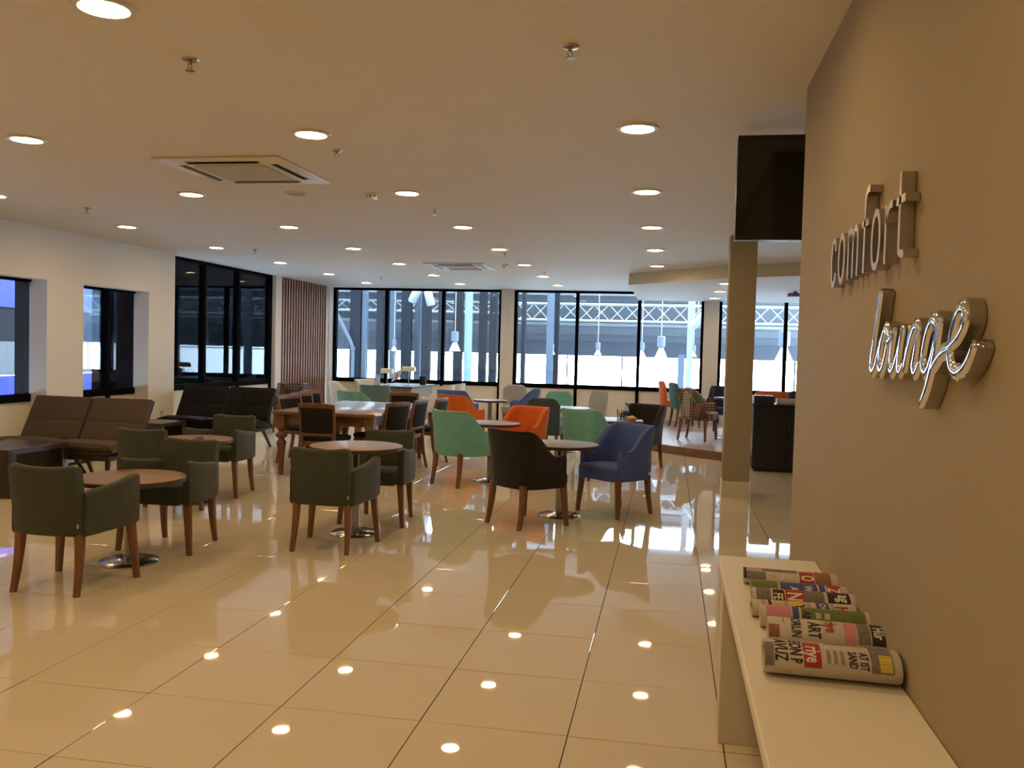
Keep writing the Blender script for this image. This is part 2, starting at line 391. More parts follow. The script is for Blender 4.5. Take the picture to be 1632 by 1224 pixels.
def sprinkler(x, y, label, z=CEIL):
    t = thing('fire_sprinkler', label, 'sprinkler', (x, y, z), rnd.random() * 3, 'ceiling fire sprinklers')
    ob('escutcheon', MB().lathe([(0.038, -0.001), (0.034, -0.008), (0.016, -0.012)], 20), STEEL, t)
    ob('frame', MB().lathe([(0.009, -0.010), (0.009, -0.024)], 10).tube([(0.009, 0, -0.02), (0.016, 0, -0.034), (0.002, 0, -0.05)], 0.003, 6).tube([(-0.009, 0, -0.02), (-0.016, 0, -0.034), (-0.002, 0, -0.05)], 0.003, 6), mat('brass', (0.5, 0.36, 0.16), 0.35, metal=1), t)
    d = ob('deflector', MB().lathe([(0.022, -0.050), (0.022, -0.053)], 16), STEEL, t)
sprinkler(-2.17, 3.70, 'brass ceiling sprinkler left of the frame centre, nearest the camera')
sprinkler(-0.45, 3.70, 'brass ceiling sprinkler above the empty floor near the lettered wall')
sprinkler(-2.18, 5.50, 'ceiling sprinkler beside the near air conditioner and a downlight')
sprinkler(-2.17, 7.90, 'ceiling sprinkler just past the round smoke detector')
sprinkler(-5.62, 7.75, 'ceiling sprinkler near the left wall above the brown seats')
sprinkler(-5.58, 11.2, 'ceiling sprinkler above the black lounge seats')
sprinkler(-2.18, 11.45, 'ceiling sprinkler by the far smoke detector')
sprinkler(-2.05, 14.25, 'ceiling sprinkler farthest along, near the middle window')
sprinkler(-5.24, 15.5, 'ceiling sprinkler above the white reading table')
def detector(x, y, label):
    t = thing('smoke_detector', label, 'smoke detector', (x, y, CEIL), 0, 'smoke detectors')
    ob('base', MB().lathe([(0.055, 0), (0.055, -0.015)], 24), WHITEPL, t)
    ob('head', MB().lathe([(0.048, -0.015), (0.05, -0.03), (0.036, -0.052), (0.01, -0.056)], 24), WHITEPL, t)
    for k in range(8):
        a = k * math.pi / 4
        ob('vent', MB().box(-0.008, 0.008, 0.046, 0.051, -0.036, -0.026), BLACKPL, t, smooth=False, rot=(0, 0, a))
detector(-2.48, 7.06, 'round white smoke detector in mid ceiling near the camera')
detector(-2.47, 13.04, 'small round white smoke detector beside the far air conditioner')
sp = thing('ceiling_speaker', 'flat round ceiling speaker behind the near air conditioner', 'speaker', (-3.14, 7.04, CEIL))
ob('rim', MB().lathe([(0.10, 0), (0.098, -0.008), (0.088, -0.010)], 28), WHITEPL, sp)
ob('mesh', MB().lathe([(0.088, -0.0095), (0.03, -0.013)], 28), mat('speaker_mesh', (0.45, 0.43, 0.40), 0.7), sp)

# ------------------------------------------------------------------ hanging screen
tv = thing('television', 'black flat television hanging from the ceiling above the pillar', 'television', (0.333, 5.05, 2.15))
ob('housing', MB().rbox(0, 1.02, 0.0, 0.07, 0, 0.572, 0.006, 2), BLACKPL, tv)
ob('bezel', MB().box(0, 1.02, -0.006, 0, 0, 0.022).box(0, 1.02, -0.006, 0, 0.555, 0.572).box(0, 0.02, -0.006, 0, 0.022, 0.555).box(1.0, 1.02, -0.006, 0, 0.022, 0.555), mat('gloss_black', (0.01, 0.01, 0.01), 0.15), tv, smooth=False)
ob('screen', MB().box(0.02, 1.0, -0.002, 0.001, 0.022, 0.555), mat('dark_screen', (0.008, 0.008, 0.009), 0.08, spec=0.6), tv, smooth=False)
ob('ceiling_mount', MB().box(0.36, 0.66, 0.07, 0.11, 0.2, 0.62).box(0.46, 0.56, 0.07, 0.17, 0.5, 0.63), WHITEPL, tv, smooth=False)

# ------------------------------------------------------------------ lettering on the right wall
def ribbon(mb, pts, w, th, ridge=0.0, closed=False, taper=None):
    """flat stroke along pts (u, v) extruded by th; u runs towards the camera (-Y), v up, face towards -X"""
    n = len(pts); L = []
    for i, (u, v) in enumerate(pts):
        a = pts[(i - 1) % n] if closed else pts[max(0, i - 1)]; b = pts[(i + 1) % n] if closed else pts[min(n - 1, i + 1)]
        du, dv = b[0] - a[0], b[1] - a[1]; l = math.hypot(du, dv) or 1
        ww = w if taper is None else w * taper(i / max(1, n - 1))
        nu, nv = -dv / l * ww / 2, du / l * ww / 2
        P = lambda uu, vv, d: (-d, -uu, vv)
        L.append([P(u + nu, v + nv, 0), P(u + nu, v + nv, th), P(u, v, th + ridge), P(u - nu, v - nv, th), P(u - nu, v - nv, 0)])
    if closed: L.append(L[0])
    return mb.loft(L, closed_ends=not closed)
LETTER = {
 'c': [([(0.088, 0.118), (0.075, 0.148), (0.05, 0.158), (0.022, 0.14), (0.011, 0.08), (0.022, 0.02), (0.05, 0.003), (0.075, 0.013), (0.09, 0.043)], False)],
 'o': [([(0.06, 0.157), (0.095, 0.135), (0.109, 0.08), (0.095, 0.025), (0.06, 0.003), (0.025, 0.025), (0.011, 0.08), (0.025, 0.135)], True)],
 'm': [([(0.011, 0.16), (0.011, 0.0)], False), ([(0.011, 0.12), (0.03, 0.148), (0.055, 0.152), (0.078, 0.135), (0.083, 0.09), (0.083, 0.0)], False), ([(0.083, 0.12), (0.103, 0.148), (0.128, 0.152), (0.15, 0.135), (0.155, 0.09), (0.155, 0.0)], False)],
 'f': [([(0.095, 0.242), (0.07, 0.243), (0.045, 0.225), (0.038, 0.18), (0.038, 0.0)], False), ([(0.0, 0.147), (0.09, 0.147)], False)],
 'r': [([(0.011, 0.16), (0.011, 0.0)], False), ([(0.011, 0.11), (0.03, 0.14), (0.055, 0.152), (0.08, 0.15)], False)],
 't': [([(0.038, 0.218), (0.038, 0.04), (0.05, 0.014), (0.075, 0.008), (0.09, 0.01)], False), ([(0.0, 0.147), (0.09, 0.147)], False)]}
sg = thing('wall_lettering', 'raised steel lettering reading comfort on the taupe wall', 'sign', (WX, 3.345, 1.767))
u0 = 0.0
for ch, wd in (('c', 0.13), ('o', 0.16), ('m', 0.205), ('f', 0.125), ('o', 0.16), ('r', 0.115), ('t', 0.1)):
    mb = MB()
    for pts, closed in LETTER[ch]:
        q = spline(pts, 5, closed) if len(pts) > 2 else pts
        ribbon(mb, q, 0.021, 0.034, 0.0, closed)
    lo = ob('letter_' + ch, mb, STEEL, sg, loc=(-0.002, -u0, 0), angle=30); u0 += wd * 1.03
sg2 = thing('script_lettering', 'mirror-polished script lettering reading lounge, below the upright letters', 'sign', (WX, 2.66, 1.468))
S = 1.23
strokes = [([(0.088, 0.235), (0.066, 0.175), (0.038, 0.09), (0.018, 0.025), (0.032, -0.004), (0.06, 0.01), (0.085, 0.05), (0.102, 0.095)], False),
 ([(0.142, 0.132), (0.112, 0.10), (0.095, 0.04), (0.108, 0.0), (0.132, 0.012), (0.155, 0.06), (0.162, 0.11)], True),
 ([(0.158, 0.10), (0.178, 0.095), (0.2, 0.112)], False),
 ([(0.225, 0.132), (0.205, 0.075), (0.195, 0.02), (0.212, -0.002), (0.242, 0.03), (0.27, 0.09), (0.285, 0.134), (0.268, 0.075), (0.262, 0.02), (0.28, -0.002), (0.308, 0.03)], False),
 ([(0.345, 0.134), (0.328, 0.07), (0.312, 0.0)], False),
 ([(0.312, 0.01), (0.338, 0.075), (0.372, 0.128), (0.395, 0.12), (0.386, 0.07), (0.374, 0.02), (0.39, -0.002), (0.42, 0.035)], False),
 ([(0.49, 0.142), (0.455, 0.11), (0.435, 0.045), (0.45, 0.004), (0.478, 0.018), (0.505, 0.075), (0.515, 0.12)], True),
 ([(0.536, 0.146), (0.518, 0.085), (0.495, 0.02), (0.468, -0.04), (0.435, -0.085)], False),
 ([(0.492, 0.01), (0.54, 0.05), (0.60, 0.068)], False),
 ([(0.585, 0.06), (0.63, 0.085), (0.662, 0.125), (0.656, 0.158), (0.63, 0.158), (0.602, 0.11), (0.59, 0.05), (0.605, 0.005), (0.64, -0.006), (0.68, 0.02), (0.712, 0.07)], False)]
face = MB(); back = MB()
for pts, closed in strokes:
    vs_ = 0.93 if pts is strokes[0][0] else 0.84
    v0 = 0.012
    if pts is strokes[-1][0]: vs_, v0 = 0.76, 0.024
    q = [(u * S, v0 + v * vs_) for u, v in spline(pts, 6, closed)]
    tp = None if closed else (lambda t: 0.55 + 0.45 * math.sin(math.pi * min(1, max(0, t))) ** 0.6)
    ribbon(face, q, 0.040, 0.033, 0.005, closed, tp); ribbon(back, q, 0.0405, 0.030, 0.0, closed, tp)
ob('mirror_face', face, MIRROR, sg2, loc=(-0.002, 0, 0), angle=80)
ob('return_edge', back, STEEL, sg2, loc=(-0.002, 0, 0), angle=30)

# ------------------------------------------------------------------ white bench shelf with rolled newspapers
sh = thing('wall_shelf', 'long white laminate shelf fixed along the taupe wall', 'shelf', (0, 0, 0))
ob('shelf_top', MB().rbox(0.217, WX - 0.001, 0.75, 3.64, 0.662, 0.70, 0.004, 1), WHITELAM, sh)
ob('support_panel', MB().rbox(0.231, WX - 0.001, 3.47, 3.60, 0.0, 0.662, 0.003, 1), mat('grey_white_laminate', (0.66, 0.61, 0.52), 0.4), sh)
ob('support_panel', MB().rbox(0.231, WX - 0.001, 0.82, 0.95, 0.0, 0.662, 0.003, 1), mat('grey_white_laminate', (0.66, 0.61, 0.52), 0.4), sh)

NEWS = mat('newsprint', (0.52, 0.46, 0.40), 0.85, noise=0.16, nscale=55)
INK = {'k': mat('black_ink', (0.02, 0.018, 0.017), 0.8), 'r': mat('red_ink', (0.36, 0.035, 0.03), 0.8), 'w': mat('white_print', (0.72, 0.67, 0.58), 0.8),
       'y': mat('yellow_ink', (0.62, 0.48, 0.05), 0.8), 'b': mat('blue_ink', (0.05, 0.07, 0.22), 0.8), 'g': mat('grey_photo_ink', (0.17, 0.15, 0.14), 0.8, noise=0.5, nscale=90),
       'n': mat('green_photo_ink', (0.13, 0.16, 0.05), 0.8, noise=0.5, nscale=80), 'p': mat('pink_ink', (0.55, 0.22, 0.27), 0.8), 'o': mat('brown_photo_ink', (0.26, 0.12, 0.06), 0.8, noise=0.5, nscale=90)}
_txt = {}
def text_mesh(body):
    if body not in _txt:
        cu = bpy.data.curves.new('t', 'FONT'); cu.body = body; cu.size = 1.0; cu.resolution_u = 2; cu.offset = 0.022
        to = bpy.data.objects.new('t', cu); COL.objects.link(to)
        dg = bpy.context.evaluated_depsgraph_get(); dg.update()
        me = to.evaluated_get(dg).to_mesh()
        bm = bmesh.new(); bm.from_mesh(me); bmesh.ops.triangulate(bm, faces=list(bm.faces))
        for _ in range(2): bmesh.ops.subdivide_edges(bm, edges=[e for e in bm.edges if e.calc_length() > 0.22], cuts=1); bmesh.ops.triangulate(bm, faces=list(bm.faces))
        bm.verts.index_update()
        v = [x.co[:2] for x in bm.verts]; f = [[q.index for q in p.verts] for p in bm.faces]; bm.free()
        bpy.data.objects.remove(to); bpy.data.curves.remove(cu)
        _txt[body] = (v, f)
    return _txt[body]
def newspaper(label, y, x0, length, ry, rz, rot, blocks, words, x_skew=0.0):
    t = thing('rolled_newspaper', label, 'newspaper', (x0, y, 0.70), rot, 'rolled newspapers on the shelf')
    def surf(x, a, off):              # a: angle, 0 = top, positive towards the camera
        return (x, -(ry + off) * math.sin(a), rz + (rz + off) * math.cos(a) * (1 if math.cos(a) > 0 else 0.97))
    N = 28; mb = MB()
    prof = [(0.0, 0.97), (0.004, 1.0), (length * 0.5, 1.0), (length - 0.004, 1.0), (length, 0.975)]
    outer = [[surf(x, 2 * math.pi * i / N, (k - 1) * ry) for i in range(N)] for x, k in prof]
    inner = [[(x, -ry * 0.72 * math.sin(2 * math.pi * i / N), rz + rz * 0.68 * math.cos(2 * math.pi * i / N)) for i in range(N)] for x in (length - 0.002, length - 0.03)]
    mb.loft([[(0.03, p[1] * 0.7, rz + (p[2] - rz) * 0.68) for p in outer[0]], [(0.002, p[1] * 0.7, rz + (p[2] - rz) * 0.68) for p in outer[0]]] + outer + inner)
    ob('paper_roll', mb, NEWS, t)
    sp = MB(); secs = []                       # spiral of folded sheets showing at the open end
    for i in range(40):
        a = i / 39 * 4 * math.pi; r = 0.64 - 0.4 * i / 39
        secs.append([(length - 0.035 + d, -ry * (r + e) * math.sin(a), rz + rz * (r + e) * math.cos(a)) for d, e in ((0, 0.0), (0.033, 0.0), (0.033, 0.05), (0, 0.05))])
    ob('inner_sheets', sp.loft(secs), mat('inner_newsprint', (0.55, 0.50, 0.43), 0.9), t)  # inner sheets slightly paler than the outer paper
    def patch(xa, xb, a0, a1, col, off=0.0005):
        m = MB(); k = 12; v = []
        for x in (xa, xb):
            for i in range(k + 1): v.append(surf(x, a0 + (a1 - a0) * i / k, off))
        m.add(v, [(i, i + 1, k + 2 + i, k + 1 + i) for i in range(k)])
        ob('printed_block', m, INK[col], t)
    for (xa, xb, a0, a1, c) in blocks: patch(xa * length, xb * length, a0, a1, c)
    for xa in [0.1 + 0.055 * q for q in range(16)]:
        if any(b_[0] - 0.03 < xa < b_[1] + 0.02 for b_ in blocks) or any(w_[1] - 0.04 < xa < w_[1] + w_[2] * 1.1 for w_ in words): continue
        for q in range(3): patch(length * (xa + 0.012 * q), length * (xa + 0.012 * q + 0.005), -0.5, 1.45, 'g')
    for (body, xa, h, a0, c) in words:
        v, f = text_mesh(body); h_ = h * length
        ob('headline', MB().add([surf(xa * length + q[1] * h_ * 1.35, a0 + 0.25 + q[0] * h_ * 1.25 / ry, 0.0011) for q in v], f), INK[c], t)
    return t
newspaper('rolled newspaper farthest along the shelf, grey photo and a white O on red', 3.24, 0.285, 0.315, 0.062, 0.024, R_(-3), [(0.03, 0.2, -0.9, 0.1, 'p'), (0.2, 0.58, -0.9, 0.3, 'g'), (0.6, 0.75, -0.1, 1.5, 'r'), (0.76, 0.93, -0.5, 1.5, 'o'), (0.03, 0.24, 0.4, 1.5, 'g'), (0.0, 0.03, -1.2, 1.4, 'k')],
          [('O', 0.62, 0.14, 0.25, 'w'), ('EE', 0.27, 0.06, 0.5, 'y'), ('ellikte', 0.40, 0.05, 0.2, 'w')])
newspaper('rolled newspaper with blue bands and a red Z panel, second farthest', 3.045, 0.293, 0.31, 0.05, 0.026, R_(-1), [(0.0, 0.28, -0.9, 1.5, 'n'), (0.30, 0.68, -0.9, 1.5, 'b'), (0.7, 0.76, -0.9, 1.5, 'b'), (0.78, 0.92, -0.6, 1.5, 'r')],
          [('W', 0.55, 0.09, 0.0, 'w'), ('A', 0.40, 0.09, 0.3, 'w'), ('Z', 0.79, 0.13, 0.1, 'w')])
newspaper('rolled newspaper with a red N panel and black masthead end, third farthest', 2.925, 0.285, 0.32, 0.052, 0.03, R_(-1), [(0.04, 0.18, -0.9, 1.5, 'g'), (0.2, 0.31, 0.0, 1.5, 'k'), (0.32, 0.5, -0.7, 1.5, 'r'), (0.5, 0.69, -0.7, 1.5, 'g'), (0.72, 0.93, -0.8, 1.5, 'k')],
          [('N', 0.34, 0.15, 0.1, 'w'), ('FE', 0.21, 0.09, 0.3, 'w'), ('ag', 0.82, 0.12, 0.0, 'w')])
newspaper('slim cream rolled newspaper with a red letter h, in the middle of the row', 2.818, 0.275, 0.31, 0.038, 0.025, R_(3), [(0.38, 0.5, -0.9, 1.2, 'y'), (0.62, 0.74, -0.8, 1.3, 'b'), (0.16, 0.19, -0.8, 1.3, 'k')],
          [('h', 0.80, 0.13, 0.2, 'r'), ('Sİ', 0.2, 0.10, 0.1, 'y'), ('OGR', 0.65, 0.07, -0.1, 'w'), ('Y', 0.42, 0.1, 0.2, 'k')])
newspaper('rolled newspaper with a green stadium photo, third nearest the camera', 2.715, 0.292, 0.31, 0.045, 0.032, R_(-2), [(0.05, 0.28, -0.9, 1.5, 'p'), (0.29, 0.35, -0.9, 1.5, 'b'), (0.37, 0.70, -0.3, 1.5, 'n'), (0.70, 0.95, -0.9, 1.5, 'n'), (0.40, 0.66, -0.9, -0.3, 'y')],
          [('AN', 0.38, 0.08, 0.2, 'k'), ('llllll', 0.5, 0.05, 0.3, 'w'), ('llllll', 0.58, 0.05, 0.3, 'w')])
newspaper('rolled newspaper with big black and red headlines, second nearest the camera', 2.56, 0.297, 0.32, 0.066, 0.036, R_(-3), [(0.62, 0.72, -0.6, 1.5, 'p'), (0.73, 0.83, -0.9, 1.5, 'g'), (0.84, 0.95, -0.3, 1.5, 'k'), (0.0, 0.09, 0.6, 1.5, 'o')],
          [('DORUN', 0.19, 0.085, -0.75, 'k'), ('ART', 0.33, 0.105, -0.1, 'k'), ('riye', 0.47, 0.11, -0.4, 'r'), ('Hür', 0.86, 0.09, -0.1, 'w'), ('------', 0.11, 0.05, -0.4, 'g')])
newspaper('thick rolled newspaper with a red masthead, nearest the camera on the shelf', 2.335, 0.262, 0.325, 0.072, 0.038, R_(-2), [(0.0, 0.07, 0.1, 1.6, 'g'), (0.29, 0.42, -0.2, 1.5, 'r'), (0.46, 0.94, -1.0, -0.25, 'o'), (0.78, 0.94, -0.2, 1.5, 'g'), (0.80, 0.93, -0.9, -0.4, 'y'), (0.84, 0.93, 0.4, 1.4, 'y')],
          [('AVUZ', 0.08, 0.10, -0.5, 'k'), ('EON P', 0.19, 0.095, -0.5, 'k'), ('riye', 0.31, 0.115, -0.05, 'w'), ('SAND', 0.62, 0.065, 0.1, 'k'), ('AT IST', 0.70, 0.065, 0.1, 'k'), ('=====', 0.45, 0.05, 0.1, 'g'), ('=====', 0.50, 0.05, 0.1, 'g'), ('=====', 0.55, 0.05, 0.1, 'g')])

# ------------------------------------------------------------------ chairs (local: facing +Y, origin on the floor)
def rrect(w, h, r, n=4):
    """rounded rectangle outline, centred"""
    out = []
    for cx, cy, a0 in ((w / 2 - r, h / 2 - r, 0), (-w / 2 + r, h / 2 - r, 90), (-w / 2 + r, -h / 2 + r, 180), (w / 2 - r, -h / 2 + r, 270)):
        for k in range(n + 1):
            a = R_(a0 + 90 * k / n); out.append((cx + r * math.cos(a), cy + r * math.sin(a)))
    return out
def leg_m(top, bot, r0, r1, bow=0.0):
    secs = []
    for k in range(6):
        t = k / 5; z = top[2] * (1 - t)
        x = top[0] + (bot[0] - top[0]) * t; y = top[1] + (bot[1] - top[1]) * t ** (1.0 + bow); r = r0 + (r1 - r0) * t
        secs.append([(x + px, y + py, z) for px, py in rrect(2 * r, 2 * r, r * 0.35, 2)])
    return MB().loft(secs)
def legs(root, m, back_bow=1.0):
    for s in (-1, 1):
        ob('leg', leg_m((0.245 * s, 0.215, 0.37), (0.278 * s, 0.238, 0), 0.026, 0.017), m, root)
        l = ob('leg', leg_m((0.195 * s, -0.205, 0.37), (0.209 * s, -0.25, 0), 0.026, 0.016, back_bow), m, root)
    return root
GREEN = fabric('olive_green_velour', (0.062, 0.070, 0.055))
def make_green():
    r = thing('green_armchair', 'x', 'armchair', group='green armchairs at round tables')
    # seat
    secs = []
    for k, (yy, w, z1) in enumerate(((-0.20, 0.36, 0.450), (-0.1, 0.38, 0.468), (0.1, 0.42, 0.478), (0.22, 0.44, 0.472), (0.265, 0.44, 0.455))):
        secs.append([(px, yy, (z1 + 0.35) / 2 + pz) for px, pz in rrect(w, z1 - 0.35, 0.03, 3)])
    ob('seat', MB().loft(secs), GREEN, r)
    for s in (-1, 1):
        secs = []
        for k in range(9):
            t = k / 8; yy = -0.215 + 0.467 * t
            x = s * (0.222 + 0.035 * min(1, t * 1.6)); zt = 0.615 + 0.06 * t - 0.012 * math.sin(math.pi * t); w = 0.066
            inset = 0.012 if k in (0, 8) else 0.0
            zb = 0.345 + 0.008 * t
            secs.append([(x + px, yy, (zt - inset + zb) / 2 + pz) for px, pz in rrect(w - inset, zt - inset - zb, 0.024, 3)])
        ob('armrest', MB().loft(secs), GREEN, r)
    secs = []
    for k in range(13):
        t = -1 + 2 * k / 12; x = 0.222 * t
        zt = 0.758 + 0.018 * t * t; e = 0.014 if abs(t) > 0.99 else 0.0
        bowy = 0.035 * t * t
        q = []
        H = zt - e - 0.345
        for py_, pz_ in rrect(0.075 - e, H, 0.028, 3):
            z = 0.345 + H / 2 + pz_; lean = -0.055 * smoothstep(0.40, 0.78, z)
            q.append((x * (1 + 0.0 * z), -0.232 + bowy + py_ + lean, z))
        secs.append(q)
    ob('backrest', MB().loft(secs), GREEN, r)
    ob('care_label', MB().box(0.205, 0.212, -0.279 + 0.035, -0.2755 + 0.035, 0.40, 0.425), mat('white_label', (0.7, 0.68, 0.62), 0.8), r, smooth=False)
    return legs(r, LEGWOOD)
VEL0 = fabric('velvet_base', (0.2, 0.2, 0.2))
PIPE0 = mat('piping_base', (0.3, 0.3, 0.3), 0.9)
def make_tub():
    r = thing('tub_armchair', 'x', 'armchair', group='velvet tub armchairs')
    path = spline([(-0.285, 0.215), (-0.288, 0.10), (-0.278, -0.04), (-0.245, -0.165), (-0.165, -0.225), (0, -0.245), (0.165, -0.225), (0.245, -0.165), (0.278, -0.04), (0.288, 0.10), (0.285, 0.215)], 4)
    n = len(path); secs = []; top = []
    for k, (x, y) in enumerate(path):
        a = path[max(0, k - 1)]; b = path[min(n - 1, k + 1)]; dx, dy = b[0] - a[0], b[1] - a[1]; l = math.hypot(dx, dy)
        nx, ny = -dy / l, dx / l                      # inward is to the right of travel; outward is left
        if nx * x + ny * (y - 0.1) < 0: nx, ny = -nx, -ny
        zt = 0.605 + 0.225 * smoothstep(0.10, -0.17, y) + 0.01 * smoothstep(0.12, 0.2, y)
        th = 0.066; zb = 0.335
        bk = smoothstep(0.0, -0.2, y)
        def P(off, z):
            h = max(0, z - 0.45); le = 0.16 * h * bk
            return (x - nx * off + nx * le * 0.35, y - ny * off + ny * le * 0.35 - le * 0.7, z)
        secs.append([P(0.012, zb), P(0.0, zb + 0.03), P(0.0, (zb + zt) / 2), P(0.0, zt - 0.04), P(0.006, zt - 0.012), P(0.02, zt), P(0.044, zt), P(0.058, zt - 0.012), P(th, zt - 0.05), P(th, (zb + zt) / 2), P(th, zb)])
        top.append(P(0.008, zt - 0.004))
    b_ = ob('backrest', MB().loft(secs), VEL0, r, angle=50)
    ob('piping', MB().tube(top, 0.0055, 6), PIPE0, b_)
    secs = []
    for (yy, w, z1) in ((-0.185, 0.30, 0.44), (-0.12, 0.40, 0.458), (0.05, 0.44, 0.468), (0.19, 0.45, 0.468), (0.215, 0.52, 0.464), (0.262, 0.50, 0.458), (0.285, 0.44, 0.44)):
        secs.append([(px, yy, (z1 + 0.335) / 2 + pz) for px, pz in rrect(w, z1 - 0.335, 0.03, 3)])
    ob('seat', MB().loft(secs), VEL0, r)
    return legs(r, LEGWOOD)
def make_side():
    r = thing('side_chair', 'x', 'chair', group='armless upholstered chairs')
    secs = []
    for k in range(13):
        t = -1 + 2 * k / 12; x = 0.225 * t
        zt = 0.845 - 0.075 * max(0, abs(t) - 0.55) ** 2 / 0.2; e = 0.012 if abs(t) > 0.99 else 0
        H = zt - e - 0.34; q = []
        for py_, pz_ in rrect(0.075 - e, H, 0.028, 3):
            z = 0.34 + H / 2 + pz_; q.append((x, -0.235 + 0.03 * t * t + py_ - 0.05 * smoothstep(0.42, 0.85, z), z))
        secs.append(q)
    ob('backrest', MB().loft(secs), VEL0, r)
    secs = []
    for (yy, w, z1) in ((-0.20, 0.42, 0.455), (-0.1, 0.45, 0.47), (0.12, 0.47, 0.475), (0.225, 0.47, 0.468), (0.255, 0.45, 0.45)):
        secs.append([(px, yy, (z1 + 0.34) / 2 + pz) for px, pz in rrect(w, z1 - 0.34, 0.03, 3)])
    ob('seat', MB().loft(secs), VEL0, r)
    for s in (-1, 1):
        ob('leg', leg_m((0.185 * s, 0.2, 0.36), (0.195 * s, 0.21, 0), 0.024, 0.017), LEGWOOD, r)
        ob('leg', leg_m((0.18 * s, -0.21, 0.36), (0.185 * s, -0.265, 0), 0.024, 0.016, 1.0), LEGWOOD, r)
    return r
SEATDARK = mat('dark_brown_leather', (0.020, 0.017, 0.016), 0.8, spec=0.12, noise=0.2, nscale=20)
def make_dining():
    r = thing('dining_chair', 'x', 'chair', group='wooden dining chairs at the long table')
    for s in (-1, 1):
        secs = []
        for (y, z, w, d) in ((-0.285, 0.0, 0.028, 0.032), (-0.235, 0.22, 0.034, 0.042), (-0.215, 0.42, 0.036, 0.045), (-0.225, 0.6, 0.034, 0.036), (-0.262, 0.8, 0.032, 0.03), (-0.275, 0.855, 0.030, 0.026)):
            x = s * (0.19 + 0.012 * max(0, (z - 0.42)) / 0.42)
            secs.append([(x + px, y + py, z) for px, py in rrect(w, d, 0.008, 2)])
        ob('back_post', MB().loft(secs), DINEWOOD, r)
        ob('leg', leg_m((0.195 * s, 0.2, 0.42), (0.2 * s, 0.21, 0), 0.022, 0.015), DINEWOOD, r)
    def rail(z0, z1, yb, yt, w, name, d=0.024, m=DINEWOOD, crown=0.0):
        secs = []
        for k in range(9):
            t = -1 + 2 * k / 8; x = w * t; c = crown * (1 - t * t)
            q = []
            for py_, pz_ in rrect(d, z1 - z0, min(d, z1 - z0) * 0.3, 2):
                f = (pz_ + (z1 - z0) / 2) / (z1 - z0); q.append((x, yb + (yt - yb) * f + py_ - 0.02 * (1 - t * t), (z0 + z1) / 2 + pz_ + c * f))
            secs.append(q)
        return ob(name, MB().loft(secs), m, r)
    rail(0.805, 0.855, -0.262, -0.273, 0.205, 'top_rail', crown=0.012)
    rail(0.50, 0.535, -0.217, -0.22, 0.192, 'lower_rail')
    rail(0.53, 0.812, -0.222, -0.264, 0.182, 'back_pad', 0.04, SEATDARK)
    ob('seat_frame', MB().rbox(-0.205, 0.205, -0.215, 0.22, 0.385, 0.435, 0.008, 1), DINEWOOD, r)
    ob('seat', MB().rbox(-0.215, 0.215, -0.19, 0.235, 0.43, 0.485, 0.022, 3), SEATDARK, r)
    return r

def rz(fx, fy): return math.atan2(fy, fx) - math.pi / 2     # rotation that turns local +Y to (fx, fy)
PROTO = {}
def place(kind, label, x, y, f=(0, 1), z=0.0, colour=None, piping=None, scale=1.0, group=None):
    maker = {'green': make_green, 'tub': make_tub, 'side': make_side, 'dining': make_dining}[kind]
    if kind not in PROTO: PROTO[kind] = maker()
    o = copy_tree(PROTO[kind]); o.location = (x, y, z); o.rotation_euler = (0, 0, rz(*f)); o['label'] = label
    if group: o['group'] = group
    if scale != 1.0: o.scale = (scale,) * 3
    if colour:
        remat(o, VEL0, colour); remat(o, PIPE0, piping or colour)
    return o
MINT = fabric('mint_velvet', (0.18, 0.46, 0.42)); MINTP = mat('mint_piping', (0.36, 0.55, 0.38), 0.9)
ORANGE = fabric('orange_velvet', (0.70, 0.15, 0.03)); ORANGEP = mat('orange_piping', (0.55, 0.17, 0.06), 0.9)
BLUE = fabric('blue_velvet', (0.08, 0.13, 0.38)); BLUEP = mat('blue_piping', (0.09, 0.11, 0.19), 0.9)
BLUE2 = fabric('bright_blue_velvet', (0.085, 0.14, 0.36))
CHAR = fabric('charcoal_fabric', (0.026, 0.023, 0.024)); SLATE = fabric('slate_fabric', (0.055, 0.085, 0.095)); NAVY = fabric('navy_fabric', (0.022, 0.03, 0.065))
WHITEF = fabric('off_white_fabric', (0.72, 0.69, 0.63), noise=0.06); GREYG = fabric('grey_green_fabric', (0.12, 0.19, 0.17)); TEAL = fabric('teal_fabric', (0.07, 0.19, 0.20))
STRIPE = stripes('grey_striped_fabric', (0.26, 0.24, 0.22), (0.52, 0.50, 0.46)); PATCH = patchwork('dotted_patchwork_fabric', [(0.13, 0.06, 0.04), (0.12, 0.15, 0.12), (0.20, 0.10, 0.08), (0.08, 0.05, 0.04), (0.25, 0.24, 0.20)])
PATCHD = patchwork('dotted_brown_fabric', [(0.07, 0.055, 0.05), (0.10, 0.10, 0.10), (0.06, 0.03, 0.025), (0.12, 0.10, 0.09)], (0.34, 0.31, 0.28))

